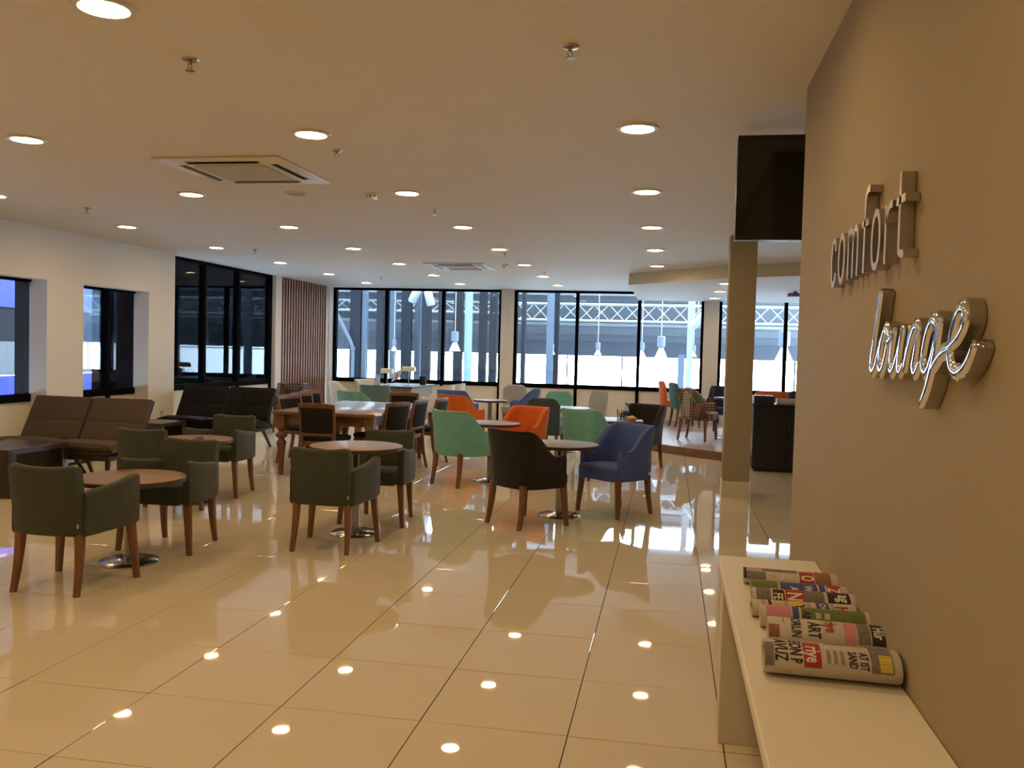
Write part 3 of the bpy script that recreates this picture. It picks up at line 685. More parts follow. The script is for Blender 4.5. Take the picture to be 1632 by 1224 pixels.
place('green', 'olive green armchair nearest the camera on the left, back turned to us', -3.575, 4.825)
place('green', 'olive green armchair facing us across the nearest round table', -3.570, 5.915, (0, -1))
place('green', 'olive green armchair with its back to us in front of the long wooden table', -2.455, 6.245)
place('green', 'olive green armchair facing us, under the dining chairs on the right', -2.43, 7.275, (0, -1))
place('green', 'olive green armchair seen from behind, half hidden by the nearest group', -4.36, 7.00)
place('green', 'olive green armchair facing us before the black lounge seats', -4.375, 8.14, (0, -1))
place('tub', 'black tub armchair with sloping arms, back to us at the pale round table', -1.20, 7.54, (0.63, 0.78), colour=CHAR)
place('tub', 'dark blue velvet tub armchair facing us at the pale round table', -0.455, 8.32, (-0.69, -0.73), colour=BLUE, piping=BLUEP)
place('tub', 'mint green tub armchair seen from behind, left of the black one', -2.245, 9.52, (0.55, 0.84), colour=MINT, piping=MINTP)
place('tub', 'orange tub armchair facing us behind the black armchair', -1.72, 10.36, (-0.45, -0.89), colour=ORANGE, piping=ORANGEP)
place('tub', 'mint green tub armchair seen from behind, beside the dark blue one', -0.93, 10.58, (0.55, 0.84), colour=MINT, piping=MINTP)
place('side', 'slate grey armless chair, plain back turned to us between orange and mint', -1.67, 12.2, (0.05, 1), colour=SLATE, scale=1.02)
place('tub', 'charcoal upholstered chair facing us beyond the bottle on the table', -0.36, 11.68, (-0.42, -0.9), colour=CHAR, scale=1.0)
place('tub', 'orange tub armchair behind the dining chairs on the right', -3.03, 12.75, (0.55, 0.84), colour=ORANGE, piping=ORANGEP)
place('tub', 'blue velvet armchair just behind the orange one near the dining chairs', -3.42, 14.1, (0.35, 0.94), colour=BLUE2)
place('tub', 'pale mint tub armchair beyond the far end of the long wooden table', -4.62, 12.75, (0.5, 0.87), colour=MINT, piping=MINTP)
place('tub', 'grey green tub armchair pushed toward the far reading table', -5.08, 14.95, (0, 1), colour=GREYG)
place('tub', 'off white tub chair at the left end of the reading table, in front', -6.0, 15.75, (0.95, 0.3), colour=WHITEF)
place('tub', 'off white tub chair close to the window behind the reading table', -5.95, 17.1, (0.9, -0.4), colour=WHITEF)
place('tub', 'off white tub chair on the right of the reading table, nearer one', -4.2, 15.75, (-1, 0.1), colour=WHITEF)
place('tub', 'off white tub chair on the right of the reading table, farther one', -4.18, 16.55, (-1, 0.0), colour=WHITEF)
place('tub', 'bright blue tub armchair turned left by the window pier', -2.52, 15.35, (-1, -0.1), colour=BLUE2)
place('side', 'grey striped chair at the window pier behind the bright blue one', -2.85, 16.3, (0.15, -1), colour=STRIPE)
place('side', 'low dark navy chair beside the small far table', -3.52, 15.6, (1, 0.1), colour=NAVY, scale=0.8)
place('side', 'pale mint chair with rounded back facing us near the window', -1.78, 14.3, (0.05, -1), colour=MINT)
place('side', 'grey striped chair standing alone under the middle window', -1.38, 15.2, (-0.75, -0.66), colour=STRIPE)
place('tub', 'dotted patchwork armchair on the raised wooden platform', 0.47, 14.62, (0.93, -0.35), z=0.125, colour=PATCH)
place('side', 'teal chair on the platform, seen from behind the patchwork one', 0.33, 17.15, (0.95, 0.3), z=0.125, colour=TEAL)
place('side', 'coral orange chair on the platform against the window wall', 0.12, 17.85, (0.98, 0.2), z=0.125, colour=ORANGE)
place('tub', 'navy armchair on the platform left of the pillar', 0.98, 16.1, (-0.2, -1), z=0.125, colour=NAVY)
place('tub', 'orange armchair on the platform seen right of the pillar', 1.58, 14.75, (-0.3, 0.95), z=0.125, colour=ORANGE)
place('tub', 'navy armchair on the platform at the edge of the lettered wall', 2.10, 15.4, (-0.6, 0.8), z=0.125, colour=NAVY)
place('tub', 'dark dotted armchair beside the slatted wood cladding', -6.42, 14.35, (0.3, -0.95), colour=PATCHD)
place('dining', 'wooden dining chair with dark padded back at the near end of the table', -3.80, 9.42, (0.03, 1))
place('dining', 'dining chair on the right side of the long table, nearest us', -3.36, 10.0, (-0.93, 0.36))
place('dining', 'dining chair on the right side of the long table, the middle one', -3.28, 10.55, (-1, 0.12))
place('dining', 'dining chair on the right side of the long table, against the mint armchair', -3.16, 11.12, (-1, 0.1))
place('dining', 'dining chair at the far end of the long table', -3.72, 11.85, (0, -1))
place('dining', 'dining chair on the left side of the long table, nearest us', -4.52, 10.5, (0.95, -0.3))
place('dining', 'dining chair on the left side of the long table, the middle one', -4.62, 11.1, (0.95, -0.3))
place('dining', 'dining chair on the left side of the long table, farthest from us', -4.74, 11.68, (0.95, -0.3))
for p in PROTO.values():
    for ch in list(p.children_recursive): bpy.data.objects.remove(ch)
    bpy.data.objects.remove(p)

# ------------------------------------------------------------------ round cafe tables
def cafe_table(label, x, y, z, r, base_z=0.0, rb=0.195, edge=EDGEDARK, top=TOPWOOD):
    t = thing('round_table', label, 'table', (x, y, base_z), rnd.random() * 0.6 - 0.3, 'round cafe tables')
    tp = ob('table_top', MB().lathe([(r - 0.004, z - 0.006), (r - 0.002, z - 0.001), (r - 0.006, z)], 48), top, t)
    ob('edge_band', MB().lathe([(r - 0.02, z - 0.034), (r - 0.002, z - 0.03), (r, z - 0.006), (r - 0.004, z - 0.002)], 48, cap=False), edge, tp)
    ob('under_plate', MB().lathe([(r - 0.02, z - 0.034), (r - 0.021, z - 0.03)], 40).box(-0.12, 0.12, -0.02, 0.02, z - 0.05, z - 0.034).box(-0.02, 0.02, -0.12, 0.12, z - 0.05, z - 0.034), BLACKPL, tp)
    ob('column', MB().lathe([(0.036, 0.02), (0.036, z - 0.045)], 24), CHROME, t)
    ob('base', MB().lathe([(rb, 0.0), (rb, 0.008), (rb - 0.012, 0.018), (0.06, 0.026), (0.04, 0.03)], 40), CHROME, t)
    return t
cafe_table('round wooden cafe table nearest the camera, between two green armchairs', -3.575, 5.40, 0.585, 0.36)
cafe_table('round cafe table between green armchairs before the black lounge seats', -4.37, 7.60, 0.60, 0.35)
cafe_table('round dark-topped cafe table in front of the long wooden table', -2.45, 6.72, 0.712, 0.37)
cafe_table('round pale-topped cafe table between the black and dark blue armchairs', -0.955, 8.0, 0.665, 0.345, top=mat('pale_laminate_top', (0.22, 0.175, 0.14), 0.5, spec=0.15))
cafe_table('round cafe table between the mint and orange armchairs', -1.99, 9.88, 0.672, 0.34)
cafe_table('round cafe table carrying the bottle and glasses', -0.66, 11.18, 0.665, 0.36)
cafe_table('round cafe table before the pale mint chair near the window', -1.5, 13.15, 0.665, 0.36)
cafe_table('small round cafe table by the bright blue armchair at the window', -3.05, 15.0, 0.63, 0.30)
cafe_table('round cafe table on the raised platform', 1.02, 15.12, 0.68, 0.27, base_z=0.125)

# bottle, glasses and napkins
CLEAR = glass('clear_glass', (0.93, 0.95, 0.96), 1.5)
tz = 0.665
b = thing('water_bottle', 'small clear water bottle with a blue cap on a round table', 'bottle', (-0.52, 11.2, tz))
ob('bottle_body', MB().lathe([(0.03, 0.0), (0.033, 0.01), (0.033, 0.12), (0.028, 0.145), (0.013, 0.175), (0.013, 0.19)], 20), mat('pale_bottle', (0.45, 0.55, 0.68), 0.15, spec=0.6), b)
ob('bottle_label', MB().lathe([(0.0338, 0.05), (0.0338, 0.11)], 20, cap=False), mat('blue_label', (0.04, 0.06, 0.2), 0.5), b)
ob('bottle_cap', MB().lathe([(0.016, 0.186), (0.016, 0.207), (0.013, 0.21)], 16), mat('blue_cap', (0.03, 0.05, 0.2), 0.4), b)
for k, (x, y) in enumerate(((-0.60, 11.14), (-0.565, 11.07))):
    g = thing('drinking_glass', ['taller empty drinking glass left of the bottle', 'short empty drinking glass in front of the bottle'][k], 'glass', (x, y, tz), 0, 'glasses by the bottle')
    h = (0.13, 0.085)[k]
    ob('glass_wall', MB().lathe([(0.026, 0.0), (0.034, h), (0.031, h), (0.024, 0.008)], 20), CLEAR, g)
    ob('glass_foot', MB().lathe([(0.025, 0.0), (0.0255, 0.008)], 20), mat('thick_glass', (0.5, 0.5, 0.48), 0.1), g)
nk = thing('crumpled_napkin', 'crumpled cream napkin lying beside the bottle', 'napkin', (-0.45, 11.1, tz))
bm = bmesh.new(); bmesh.ops.create_icosphere(bm, subdivisions=3, radius=0.05)
for v in bm.verts:
    v.co *= 1 + 0.32 * math.sin(v.co.x * 160 + v.co.y * 90) * math.cos(v.co.z * 120); v.co.z = (v.co.z + 0.04) * 0.62; v.co.x *= 1.25; v.co.z = max(0, v.co.z)
me = bpy.data.meshes.new('napkin_sheet'); bm.to_mesh(me); bm.free(); me.shade_smooth(); ob('napkin_sheet', me, mat('napkin_paper', (0.68, 0.56, 0.42), 0.9), nk)

# ------------------------------------------------------------------ long wooden table with turned legs
lt = thing('long_dining_table', 'long walnut dining table with turned legs amid the dining chairs', 'table', (-3.835, 10.5, 0))
ob('table_top', MB().rbox(-0.615, 0.615, -1.1, 1.1, 0.705, 0.745, 0.012, 2), TABLEWOOD, lt)
for q in ((-0.53, 0.53, -1.0, -0.975), (-0.53, 0.53, 0.975, 1.0), (-0.535, -0.51, -1.0, 1.0), (0.51, 0.535, -1.0, 1.0)): ob('apron', MB().box(*q, 0.59, 0.705), TABLEWOOD, lt, smooth=False)
tl = MB().box(-0.055, 0.055, -0.055, 0.055, 0.57, 0.704).lathe([(0.024, 0), (0.03, 0.02), (0.026, 0.045), (0.034, 0.07), (0.03, 0.09), (0.045, 0.30), (0.058, 0.385), (0.036, 0.41), (0.034, 0.425), (0.066, 0.45), (0.068, 0.475), (0.036, 0.505), (0.034, 0.52), (0.066, 0.545), (0.05, 0.575)], 28).mesh('turned_leg'); tl.materials.append(DINEWOOD)
for sx in (-1, 1):
    for sy in (-1, 1): ob('turned_leg', tl, None, lt, loc=(0.535 * sx, 1.01 * sy, 0))

# ------------------------------------------------------------------ lounge seats along the left wall
BROWN = mat('brown_leatherette', (0.105, 0.078, 0.056), 0.75, spec=0.12, noise=0.10, nscale=9, bump=0.12, bscale=60)
BLACKF = mat('black_leatherette', (0.012, 0.011, 0.012), 0.7, spec=0.15, bump=0.1, bscale=60)
def lounge(label, x, y, m, shell, group):
    """facing -Y; x, y = middle of the front edge on the floor"""
    t = thing('lounge_seat', label, 'lounge chair', (x, y, 0), 0, group)
    W = 0.70; c = []
    prof = [(0.0, 0.425), (0.22, 0.435), (0.44, 0.415), (0.54, 0.43), (0.62, 0.52), (0.70, 0.68), (0.76, 0.865)]
    def slab(p0, p1, p2, p3, x0, x1, th, r):
        return None
    # seat cushion: lofted across x with rounded sides
    def cushion(pts, x0, x1, th, puff=0.0, edge_r=0.018):
        secs = []; n = 9
        for k in range(n):
            s = -1 + 2 * k / (n - 1); xx = (x0 + x1) / 2 + (x1 - x0) / 2 * s; e = edge_r * abs(s) ** 8; pf = puff * (1 - s ** 6)
            top = []; bot = []
            for i, (yy, zz) in enumerate(pts):
                a = pts[max(0, i - 1)]; b = pts[min(len(pts) - 1, i + 1)]; d = Vector((b[0] - a[0], b[1] - a[1])).normalized(); nrm = Vector((-d.y, d.x))
                ee = e + (edge_r * 0.8 if i in (0, len(pts) - 1) else 0)
                pp = pf * math.sin(math.pi * i / (len(pts) - 1))
                top.append((xx, yy + nrm.x * (pp - ee), zz + nrm.y * (pp - ee))); bot.append((xx, yy - nrm.x * (th - ee), zz - nrm.y * (th - ee)))
            secs.append(top + bot[::-1])
        return MB().loft(secs)
    ob('seat', cushion([(0.0, 0.40), (0.02, 0.43), (0.15, 0.445), (0.30, 0.435), (0.44, 0.41), (0.50, 0.40)], -W / 2, W / 2, 0.125, 0.01), m, t, angle=60)
    # back: two rows by three quilted panels
    B0, B1 = Vector((0.50, 0.415)), Vector((0.755, 0.862))
    for row, (ta, tb) in enumerate(((0.0, 0.44), (0.44, 1.0))):
        for cnum in range(3):
            a = B0.lerp(B1, ta + 0.004); b = B0.lerp(B1, tb - 0.004); mid = a.lerp(b, 0.5)
            x0 = -W / 2 + W * cnum / 3; x1 = x0 + W / 3
            ob('quilted_panel', cushion([tuple(a), tuple(a.lerp(b, 0.06)), tuple(a.lerp(b, 0.35)), tuple(mid), tuple(a.lerp(b, 0.65)), tuple(a.lerp(b, 0.94)), tuple(b)], x0 + 0.0015, x1 - 0.0015, 0.06, 0.002, 0.005), m, t, angle=60)
    d = (B1 - B0).normalized(); n_ = Vector((d.y, -d.x)) * 0.058
    s0, s1 = B0 + n_ - d * 0.04, B1 + n_ + d * 0.005; w_ = Vector((d.y, -d.x)) * 0.018
    secs = [[(xx, s0.x, s0.y), (xx, s1.x, s1.y), (xx, s1.x + w_.x, s1.y + w_.y), (xx, s0.x + w_.x, s0.y + w_.y)] for xx in (-W / 2 - 0.004, W / 2 + 0.004)]
    ob('back_shell', MB().loft(secs), shell, t, smooth=False)
    ob('seat_base', MB().rbox(-W / 2 + 0.03, W / 2 - 0.03, 0.06, 0.56, 0.25, 0.31, 0.01, 1), shell, t)
    for s in (-1, 1):
        ob('leg', leg_m((0.28 * s, 0.10, 0.28), (0.30 * s, 0.06, 0), 0.022, 0.015), WENGE, t)
        ob('leg', leg_m((0.28 * s, 0.50, 0.28), (0.32 * s, 0.70, 0), 0.024, 0.016), WENGE, t)
    return t
DKB = mat('dark_brown_shell', (0.03, 0.018, 0.012), 0.5)
lounge('brown quilted lounge seat by the left wall, the left one of the pair', -6.69, 8.10, BROWN, DKB, 'brown lounge seats')
lounge('brown quilted lounge seat by the left wall, the right one of the pair', -5.96, 8.10, BROWN, DKB, 'brown lounge seats')
lounge('black quilted lounge seat under the left windows, the left one of the pair', -6.755, 11.32, BLACKF, BLACKPL, 'black lounge seats')
lounge('black quilted lounge seat under the left windows, the right one of the pair', -6.02, 11.32, BLACKF, BLACKPL, 'black lounge seats')
def slab_table(label, x0, x1, y0, y1, h, th=0.05):
    t = thing('slab_coffee_table', label, 'coffee table', ((x0 + x1) / 2, (y0 + y1) / 2, 0)); w, d = (x1 - x0) / 2, (y1 - y0) / 2
    ob('table_top', MB().rbox(-w, w, -d, d, h - th, h, 0.004, 1), WENGE, t)
    ob('end_panel', MB().rbox(-w, w, -d, -d + 0.09, 0, h - th, 0.003, 1), WENGE, t); ob('end_panel', MB().rbox(-w, w, d - 0.09, d, 0, h - th, 0.003, 1), WENGE, t)
    return t
slab_table('dark wenge coffee table at the left edge in front of brown seats', -6.66, -6.0, 7.2, 8.02, 0.455)
slab_table('dark wenge side table between the brown and black lounge seats', -7.02, -6.42, 10.35, 10.95, 0.44)
so = thing('wall_socket', 'small cream wall socket low on the left pier', 'socket', (XL, 11.48, 0.49))
ob('plate', MB().rbox(0, 0.008, -0.04, 0.04, -0.04, 0.04, 0.003, 1), WHITEPL, so); ob('outlet', MB().lathe([(0.022, 0.0), (0.022, 0.004)], 16).mesh('outlet'), mat('socket_shade', (0.35, 0.33, 0.30), 0.5), so, loc=(0.008, 0, 0), rot=(0, R_(90), 0))

# ------------------------------------------------------------------ reading table with lamps
rt = thing('reading_table', 'white-sided reading table with dark top below the left far window', 'table', (-5.01, 16.25, 0))
ob('table_top', MB().rbox(-0.41, 0.41, -0.78, 0.78, 0.755, 0.785, 0.005, 1), mat('dark_grey_top', (0.05, 0.055, 0.07), 0.35), rt)
ob('front_panel', MB().box(-0.38, 0.38, -0.75, -0.725, 0.06, 0.755), wood('light_walnut_panel', (0.26, 0.15, 0.09), (0.36, 0.22, 0.13), 0.4), rt, smooth=False)
for s in (-1, 1): ob('side_panel', MB().box(0.37 * s - 0.012, 0.37 * s + 0.012, -0.72, 0.72, 0.45, 0.755), mat('grey_beige_panel', (0.42, 0.38, 0.33), 0.5), rt, smooth=False)
for sx in (-1, 1):
    for sy in (-1, 1): ob('leg', MB().box(0.35 * sx - 0.03, 0.35 * sx + 0.03, 0.69 * sy - 0.03, 0.69 * sy + 0.03, 0, 0.755), mat('grey_beige_panel', (0.42, 0.38, 0.33), 0.5), rt, smooth=False)
def desk_lamp(label, x, y, zz, w):
    t = thing('desk_lamp', label, 'lamp', (x, y, 0.785), 0, 'reading lamps')
    ob('base', MB().lathe([(0.075, 0), (0.075, 0.012), (0.02, 0.02)], 20), STEEL, t); ob('stem', MB().lathe([(0.009, 0.018), (0.009, zz)], 12), STEEL, t)
    secs = []
    for xx in (-w / 2, w / 2): secs.append([(xx, -0.075, zz - 0.03), (xx, -0.06, zz + 0.03), (xx, -0.02, zz + 0.06), (xx, 0.02, zz + 0.06), (xx, 0.06, zz + 0.03), (xx, 0.075, zz - 0.03)])
    ob('shade', MB().loft(secs), mat('lamp_shade_white', (0.74, 0.72, 0.66), 0.5), t, smooth=False)
desk_lamp('reading lamp with long white shade, left one on the reading table', -5.27, 16.05, 0.25, 0.22)
desk_lamp('reading lamp with long white shade, right one on the reading table', -4.83, 16.0, 0.30, 0.24)
cs = thing('display_card', 'white leaning display card on a thin stand on the reading table', 'display card', (-5.02, 15.85, 0.785), R_(-12))
ob('stand', MB().lathe([(0.05, 0), (0.05, 0.006)], 16).lathe([(0.004, 0.005), (0.004, 0.07)], 8), STEEL, cs)
ob('card', MB().add([(-0.11, 0.0, 0.06), (0.07, 0.0, 0.06 + 0.09), (0.10, 0.03, 0.31), (-0.06, 0.03, 0.25), (-0.11, 0.008, 0.06), (0.07, 0.008, 0.15), (0.10, 0.038, 0.31), (-0.06, 0.038, 0.25)], [(0, 1, 2, 3), (7, 6, 5, 4), (0, 4, 5, 1), (1, 5, 6, 2), (2, 6, 7, 3), (3, 7, 4, 0)]), mat('card_white', (0.66, 0.64, 0.62), 0.6), cs, smooth=False)
ob('printed_mark', MB().add([(-0.03, -0.001, 0.11), (-0.005, -0.001, 0.12), (0.03, 0.018, 0.23), (0.0, 0.018, 0.22)], [(0, 1, 2, 3)]), mat('maroon_ink', (0.16, 0.03, 0.05), 0.7), cs, smooth=False)
ac = thing('acrylic_stand', 'clear acrylic leaflet stand at the left of the reading table', 'leaflet stand', (-5.36, 15.75, 0.785))
ob('panel', MB().box(-0.05, 0.05, 0, 0.006, 0, 0.2).box(-0.05, 0.05, -0.05, 0.02, 0, 0.006), mat('pale_acrylic', (0.35, 0.45, 0.62), 0.2), ac, smooth=False); ob('leaflet', MB().box(-0.042, 0.042, -0.004, 0, 0.01, 0.16), mat('pale_blue_leaflet', (0.45, 0.55, 0.72), 0.7), ac, smooth=False)
pt = thing('pen_pot', 'small black pot at the right of the reading table', 'pot', (-4.68, 16.45, 0.785))
ob('pot', MB().lathe([(0.055, 0), (0.065, 0.17), (0.055, 0.17), (0.05, 0.02)], 20), BLACKPL, pt); ob('handle', MB().tube([(0.06, 0, 0.14), (0.10, 0, 0.12), (0.10, 0, 0.07), (0.06, 0, 0.05)], 0.008, 8), BLACKPL, pt)
nt_ = thing('notepad', 'yellow notepad on the front edge of the reading table', 'notepad', (-5.12, 15.56, 0.785), R_(8))
ob('cover', MB().box(-0.07, 0.07, -0.05, 0.05, 0.008, 0.012), mat('yellow_cover', (0.55, 0.42, 0.10), 0.6), nt_, smooth=False); ob('pages', MB().box(-0.068, 0.068, -0.048, 0.048, 0, 0.008), mat('page_white', (0.7, 0.68, 0.62), 0.7), nt_, smooth=False)

# ------------------------------------------------------------------ black cabinet by the pillar
cb = thing('black_cabinet', 'black serving cabinet between the pillar and the lettered wall', 'cabinet', (1.5, 12.15, 0))
BK = mat('black_laminate', (0.010, 0.010, 0.012), 0.3)
ob('body', MB().rbox(-0.40, 0.45, -0.25, 0.22, 0.03, 0.86, 0.004, 1), BK, cb); ob('plinth', MB().box(-0.37, 0.42, -0.22, 0.2, 0, 0.03), BLACKPL, cb, smooth=False)
ob('top', MB().rbox(-0.415, 0.465, -0.27, 0.235, 0.86, 0.885, 0.004, 1), BK, cb)
for k in range(2): 
    dd = ob('door', MB().rbox(-0.395 + k * 0.425, 0.02 + k * 0.425, -0.268, -0.25, 0.05, 0.85, 0.003, 1), BK, cb)
    ob('handle', MB().box(-0.01 + k * 0.06, 0.0 + k * 0.06, -0.285, -0.268, 0.55, 0.67), BLACKPL, dd, smooth=False)
bb = thing('storage_box', 'dark box standing on the black cabinet beside the pillar', 'box', (1.24, 12.1, 0.885))
ob('box_body', MB().rbox(-0.13, 0.13, -0.12, 0.12, 0, 0.09, 0.005, 1), mat('dark_navy_plastic', (0.02, 0.022, 0.03), 0.4), bb); ob('lid', MB().rbox(-0.135, 0.135, -0.125, 0.125, 0.09, 0.105, 0.004, 1), mat('dark_navy_plastic', (0.02, 0.022, 0.03), 0.4), bb)
tr_ = thing('serving_tray', 'cream tray stack on the black cabinet near the wall', 'tray', (1.54, 12.08, 0.885))
ob('tray_base', MB().rbox(-0.12, 0.12, -0.11, 0.11, 0, 0.05, 0.008, 2), mat('cream_plastic', (0.60, 0.55, 0.40), 0.4), tr_); ob('tray_rim', MB().box(-0.13, 0.13, -0.12, -0.108, 0.03, 0.07).box(-0.13, 0.13, 0.108, 0.12, 0.03, 0.07).box(-0.13, -0.118, -0.12, 0.12, 0.03, 0.07).box(0.118, 0.13, -0.12, 0.12, 0.03, 0.07), mat('cream_plastic', (0.60, 0.55, 0.40), 0.4), tr_, smooth=False)
pj = thing('ceiling_fixture', 'small grey box fixed under the lowered ceiling right of the pillar', 'fixture', (2.02, 15.3, SOF))
ob('housing', MB().rbox(-0.12, 0.12, -0.1, 0.1, -0.09, -0.03, 0.008, 1), mat('grey_housing', (0.22, 0.18, 0.17), 0.5), pj); ob('bracket', MB().lathe([(0.03, -0.03), (0.03, -0.001)], 12), mat('grey_housing', (0.22, 0.18, 0.17), 0.5), pj)

# ------------------------------------------------------------------ the hall outside the far windows
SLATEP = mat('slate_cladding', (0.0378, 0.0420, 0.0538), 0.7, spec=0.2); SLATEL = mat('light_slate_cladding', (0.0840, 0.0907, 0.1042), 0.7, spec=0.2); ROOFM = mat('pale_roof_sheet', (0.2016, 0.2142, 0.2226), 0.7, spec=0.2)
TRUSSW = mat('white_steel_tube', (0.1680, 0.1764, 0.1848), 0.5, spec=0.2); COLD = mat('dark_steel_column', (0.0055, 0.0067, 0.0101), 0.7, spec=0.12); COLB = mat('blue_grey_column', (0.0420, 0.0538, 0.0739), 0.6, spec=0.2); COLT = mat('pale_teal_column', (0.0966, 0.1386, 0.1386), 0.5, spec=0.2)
fc = thing('hall_facade', 'dark slate facade band across the hall outside the windows', 'facade', (0, 28, 0))
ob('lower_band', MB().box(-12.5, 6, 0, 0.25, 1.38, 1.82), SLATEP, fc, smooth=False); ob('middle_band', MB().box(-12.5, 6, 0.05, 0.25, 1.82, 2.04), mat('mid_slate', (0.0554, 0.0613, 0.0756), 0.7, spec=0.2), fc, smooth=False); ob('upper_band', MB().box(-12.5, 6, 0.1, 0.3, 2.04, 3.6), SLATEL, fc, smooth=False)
ob('eave_rail', MB().box(-12.5, 6, -0.12, 0.0, 2.33, 2.42), TRUSSW, fc, smooth=False)
for k in range(11): ob('mullion', MB().box(-12.0 + k * 1.75, -11.96 + k * 1.75, 0.05, 0.10, -0.4, 1.38), COLD, fc, smooth=False)
ob('glazing_rail', MB().box(-12.5, 6, 0.05, 0.10, 1.30, 1.33), COLB, fc, smooth=False)
rf = thing('hall_roof', 'pale ribbed roof deck over the hall outside', 'roof', (0, 0, 0))
ob('deck', MB().add([(-12.5, 25.0, 3.42), (6, 25.0, 3.42), (6, 28.2, 3.25), (-12.5, 28.2, 3.25), (-12.5, 25.0, 3.52), (6, 25.0, 3.52), (6, 28.2, 3.35), (-12.5, 28.2, 3.35)], [(3, 2, 1, 0), (4, 5, 6, 7), (0, 1, 5, 4), (1, 2, 6, 5), (2, 3, 7, 6), (3, 0, 4, 7)]), ROOFM, rf, smooth=False)
for k in range(2): ob('purlin', MB().box(-12.5, 6, 25.2 + k * 1.4, 25.35 + k * 1.4, 3.12 - 0.07 * k, 3.41 - 0.075 * k), SLATEL, rf, smooth=False)
for yy in (20.3, 20.85, 21.1, 21.6, 23.0, 23.5): ob('purlin', MB().box(-12.5, 6, yy - 0.05, yy + 0.05, 3.6, 3.75), SLATEL, rf, smooth=False)
for xx in (-9.6, -9.2): ob('purlin', MB().box(xx - 0.05, xx + 0.05, 9, 18.4, 3.6, 3.75), SLATEL, rf, smooth=False)
def truss(label, y, x0, x1, z0, z1, bay):
    t = thing('roof_truss', label, 'truss', ((x0 + x1) / 2, y, z0)); h = z1 - z0; L = (x1 - x0) / 2
    for zz, nm in ((0, 'bottom_chord'), (h, 'top_chord')):
        for dy in (0, 0.28): ob(nm, MB().tube([(-L, dy, zz), (L, dy, zz)], 0.028, 8), TRUSSW, t)
    n = int((x1 - x0) / bay)
    for k in range(n):
        a = -L + k * bay; s = 1 if k % 2 else -1
        ob('diagonal', MB().tube([(a, 0, h if s > 0 else 0), (a + bay, 0, 0 if s > 0 else h)], 0.015, 6), TRUSSW, t)
        ob('diagonal', MB().tube([(a, 0.28, 0 if s > 0 else h), (a + bay, 0.28, h if s > 0 else 0)], 0.015, 6), TRUSSW, t)
truss('white lattice roof truss outside the middle window', 24.0, -4.6, 3.6, 2.36, 2.80, 0.42)
truss('white lattice roof truss outside the left far window', 25.5, -11.6, -4.9, 2.60, 2.90, 0.38)
def column(label, x0, x1, y, m, z1=3.6, round_=False, name='steel_column'):
    t = thing(name, label, 'column', ((x0 + x1) / 2, y, -0.4)); w = (x1 - x0) / 2
    if round_: ob('shaft', MB().lathe([(w, 0), (w, z1 + 0.4)], 24), m, t)
    else:
        ob('web', MB().box(-w * 0.9, w * 0.9, -0.03, 0.03, 0, z1 + 0.4), m, t, smooth=False)
        for s in (-1, 1): ob('flange', MB().box(-w, w, 0.07 * s - 0.012, 0.07 * s + 0.012, 0, z1 + 0.4), m, t, smooth=False)
    ob('foot_plate', MB().box(-w - 0.06, w + 0.06, -0.14, 0.14, 0, 0.025), m, t, smooth=False)
names = ['leftmost', 'second from the left', 'third from the left', 'fourth from the left', 'fifth from the left', 'sixth from the left', 'seventh from the left', 'eighth from the left']
for k, (a, b_) in enumerate(((-8.24, -7.96), (-7.52, -7.31), (-6.85, -6.60), (-6.31, -6.08), (-5.87, -5.79), (-5.46, -5.24), (-4.80, -4.61), (-4.53, -4.34))):
    column(f'dark steel column outside the left far window, {names[k]}', a, b_, 22.0, COLD)
column('pale blue column beside the leftmost dark one outside', -7.95, -7.83, 22.1, COLB)
column('pale blue column beside the window mullion outside, left panes', -7.22, -7.10, 22.2, COLB)
column('pale blue flat column between dark ones outside the second pane', -6.58, -6.41, 22.3, COLB)
column('round pale teal column outside the left far window', -5.14, -4.94, 21.8, COLT, round_=True, name='round_column')
column('dark narrow column outside the middle window, left pane', -3.62, -3.52, 21.5, COLD)
column('blue grey column outside the middle window beside the bright opening', -3.2, -3.02, 23.0, COLB)
column('dark column outside the middle window, next to the bright opening', -3.05, -2.92, 23.3, COLD)
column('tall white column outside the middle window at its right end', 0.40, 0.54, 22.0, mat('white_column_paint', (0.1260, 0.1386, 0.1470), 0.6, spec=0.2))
column('pale blue column low behind the platform chairs outside', 0.22, 0.40, 24.6, COLB, 1.5)
dp = thing('slanted_pipe', 'slanted grey downpipe outside the leftmost far pane', 'pipe', (-8.4, 21.7, 0))
ob('pipe_run', MB().tube([(-0.18, 0, 2.6), (-0.15, 0, 2.4), (0.27, 0, 1.62), (0.34, 0, 1.45), (0.34, 0, -0.4)], 0.045, 10), COLB, dp); ob('pipe_collar', MB().lathe([(0.06, 1.40), (0.06, 1.47)], 14, c=(0.34, 0, 0)), COLB, dp)
def pendant(label, x, y, zt, zb, ztop=3.6):
    t = thing('pendant_lamp', label, 'lamp', (x, y, zb), 0, 'pendant lamps in the hall'); h = zt - zb; w = h * 0.30
    ob('cord', MB().lathe([(0.010, h), (0.010, ztop - zb)], 6), TRUSSW, t)
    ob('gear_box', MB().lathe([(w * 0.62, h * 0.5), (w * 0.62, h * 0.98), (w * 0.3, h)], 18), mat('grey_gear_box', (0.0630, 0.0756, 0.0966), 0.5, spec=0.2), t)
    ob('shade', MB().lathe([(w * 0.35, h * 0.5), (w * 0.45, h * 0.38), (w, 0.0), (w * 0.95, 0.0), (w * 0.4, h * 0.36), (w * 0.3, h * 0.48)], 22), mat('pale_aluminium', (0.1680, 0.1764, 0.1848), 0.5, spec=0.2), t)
pendant('pendant lamp outside the middle window, left pane', -3.05, 23, 1.69, 1.41)
pendant('pendant lamp outside the middle window, centre pane', -1.85, 23, 1.76, 1.425)
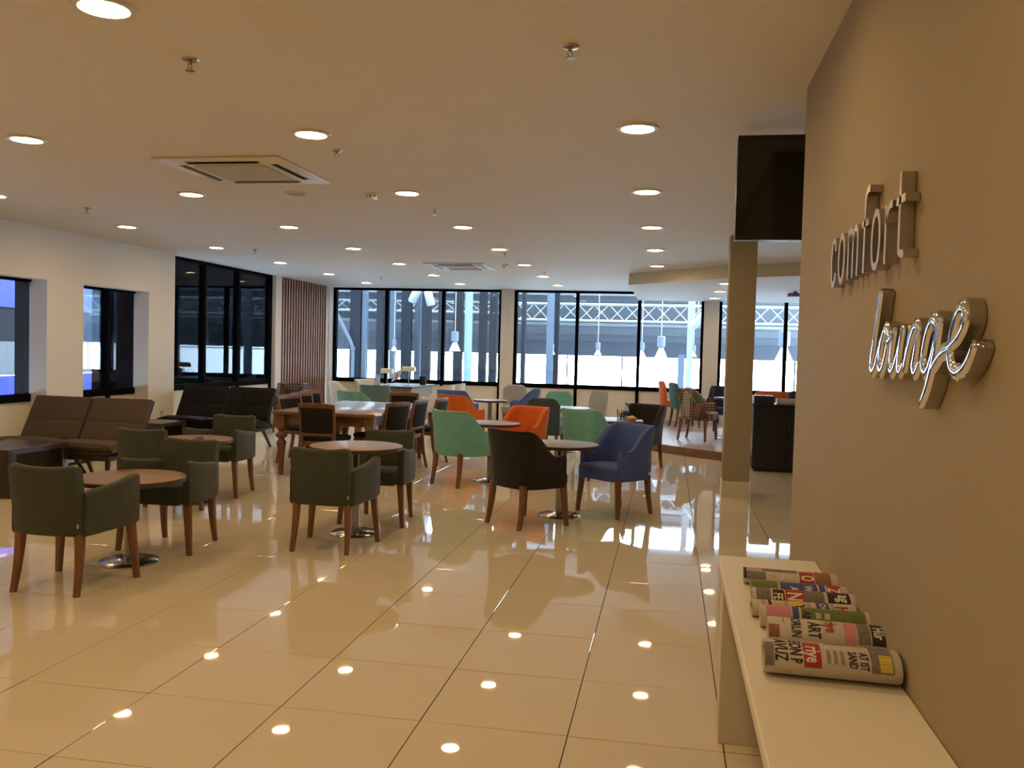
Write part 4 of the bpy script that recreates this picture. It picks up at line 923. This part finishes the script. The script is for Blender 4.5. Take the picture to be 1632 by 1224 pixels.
pendant('largest pendant lamp outside, in the right pane of the middle window', -0.21, 21.1, 1.92, 1.42)
pendant('pendant lamp just right of the mullion outside the middle window', -0.72, 23, 1.785, 1.41)
pendant('small pendant lamp near the right window frame outside', 0.60, 23.5, 1.75, 1.445)
pendant('pendant lamp outside behind the second left pane', -6.92, 21.6, 1.69, 1.40)
pendant('large pendant lamp outside the third left pane', -5.15, 20.85, 1.92, 1.44)
pendant('pendant lamp outside the right-hand window beyond the pillar', 2.55, 20.85, 2.1, 1.42)
def spot(label, x, y, z, tilt, L=0.36, r=0.10):
    t = thing('spotlight', label, 'spotlight', (x, y, z), 0, 'white spotlights in the hall')
    ob('can', MB().lathe([(r * 0.8, -L / 2), (r, -L / 2 + 0.03), (r, L / 2), (r * 0.85, L / 2 - 0.02)], 20), TRUSSW, t, rot=tilt); ob('yoke', MB().tube([(0, 0, L * 0.4), (0, 0.0, 3.6 - z)], 0.014, 6), TRUSSW, t)
spot('white cylindrical spotlight high outside, left of two', -6.02, 20.3, 2.74, (0.2, 0.5, 0))
spot('white cylindrical spotlight high outside, right of two', -5.66, 20.3, 2.68, (0.1, -0.25, 0))
spot('white spotlight tilted beside the white column outside', 0.62, 21.1, 2.30, (0.3, 0.7, 0), 0.42, 0.09)
gr = struct('ground_apron', MB().box(-60, 60, 28.6, 160, -5.2, -5.0), mat('pale_concrete', (0.5, 0.5, 0.48), 0.8)); gr['kind'] = 'structure'
hs = struct('floor_hall', MB().box(-14, 6, YF + 0.15, 28.4, -0.6, -0.4).box(-14, XG - 0.45, -4, YF + 0.15, -0.6, -0.4), mat('hall_floor', (0.20, 0.22, 0.25), 0.4))

# ------------------------------------------------------------------ the gallery outside the left windows
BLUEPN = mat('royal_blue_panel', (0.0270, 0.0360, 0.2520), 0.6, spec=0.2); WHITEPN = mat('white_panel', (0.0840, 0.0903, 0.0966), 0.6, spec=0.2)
gw = thing('gallery_wall', 'gallery wall of blue, dark and white panels outside the left windows', 'wall', (-12, 0, 0))
ob('upper_blue_panel', MB().box(-0.2, 0, -4, 18.5, 2.05, 2.62), BLUEPN, gw, smooth=False); ob('dark_panel', MB().box(-0.2, -0.03, -4, 18.5, 1.42, 2.05), COLD, gw, smooth=False)
ob('white_panel', MB().box(-0.2, -0.02, -4, 18.5, 0.80, 1.42), WHITEPN, gw, smooth=False); ob('lower_blue_panel', MB().box(-0.2, 0, -4, 18.5, 0.2, 0.78), BLUEPN, gw, smooth=False); ob('dark_fascia', MB().box(-0.2, 0.02, -4, 18.5, 2.62, 4.2), COLD, gw, smooth=False)
ob('fascia', MB().box(-0.2, 0.02, 18.5, 30, 2.0, 4.2), SLATEP, gw, smooth=False)
for k, yy in enumerate((18.7, 19.9, 21.3, 22.6, 24.2, 25.8)): ob('post', MB().box(-0.25, 0.1, yy, yy + (0.5, 0.35, 0.6, 0.35, 0.5, 0.4)[k], -0.4, 2.0), COLD, gw, smooth=False)
ob('rail', MB().box(-0.1, 0.0, 18.5, 30, 1.30, 1.36), COLD, gw, smooth=False); ob('low_wall', MB().box(-0.2, 0, 18.5, 30, -0.4, 0.5), SLATEP, gw, smooth=False)
ob('deck', MB().box(-12.3, XG - 0.5, -4, 14.0, 3.76, 3.9), ROOFM, rf, smooth=False)  # added roof above the view, cuts the skylight falling into the left gallery
truss('grey lattice truss outside the left windows', 16.5, -11.8, -8.3, 2.25, 2.55, 0.3)
pendant('pendant lamp outside the left wall window between black mullions', -9.6, 14.1, 1.60, 1.30)
pendant('pendant lamp outside the rightmost pane of the left windows', -9.2, 17.9, 1.45, 1.20)
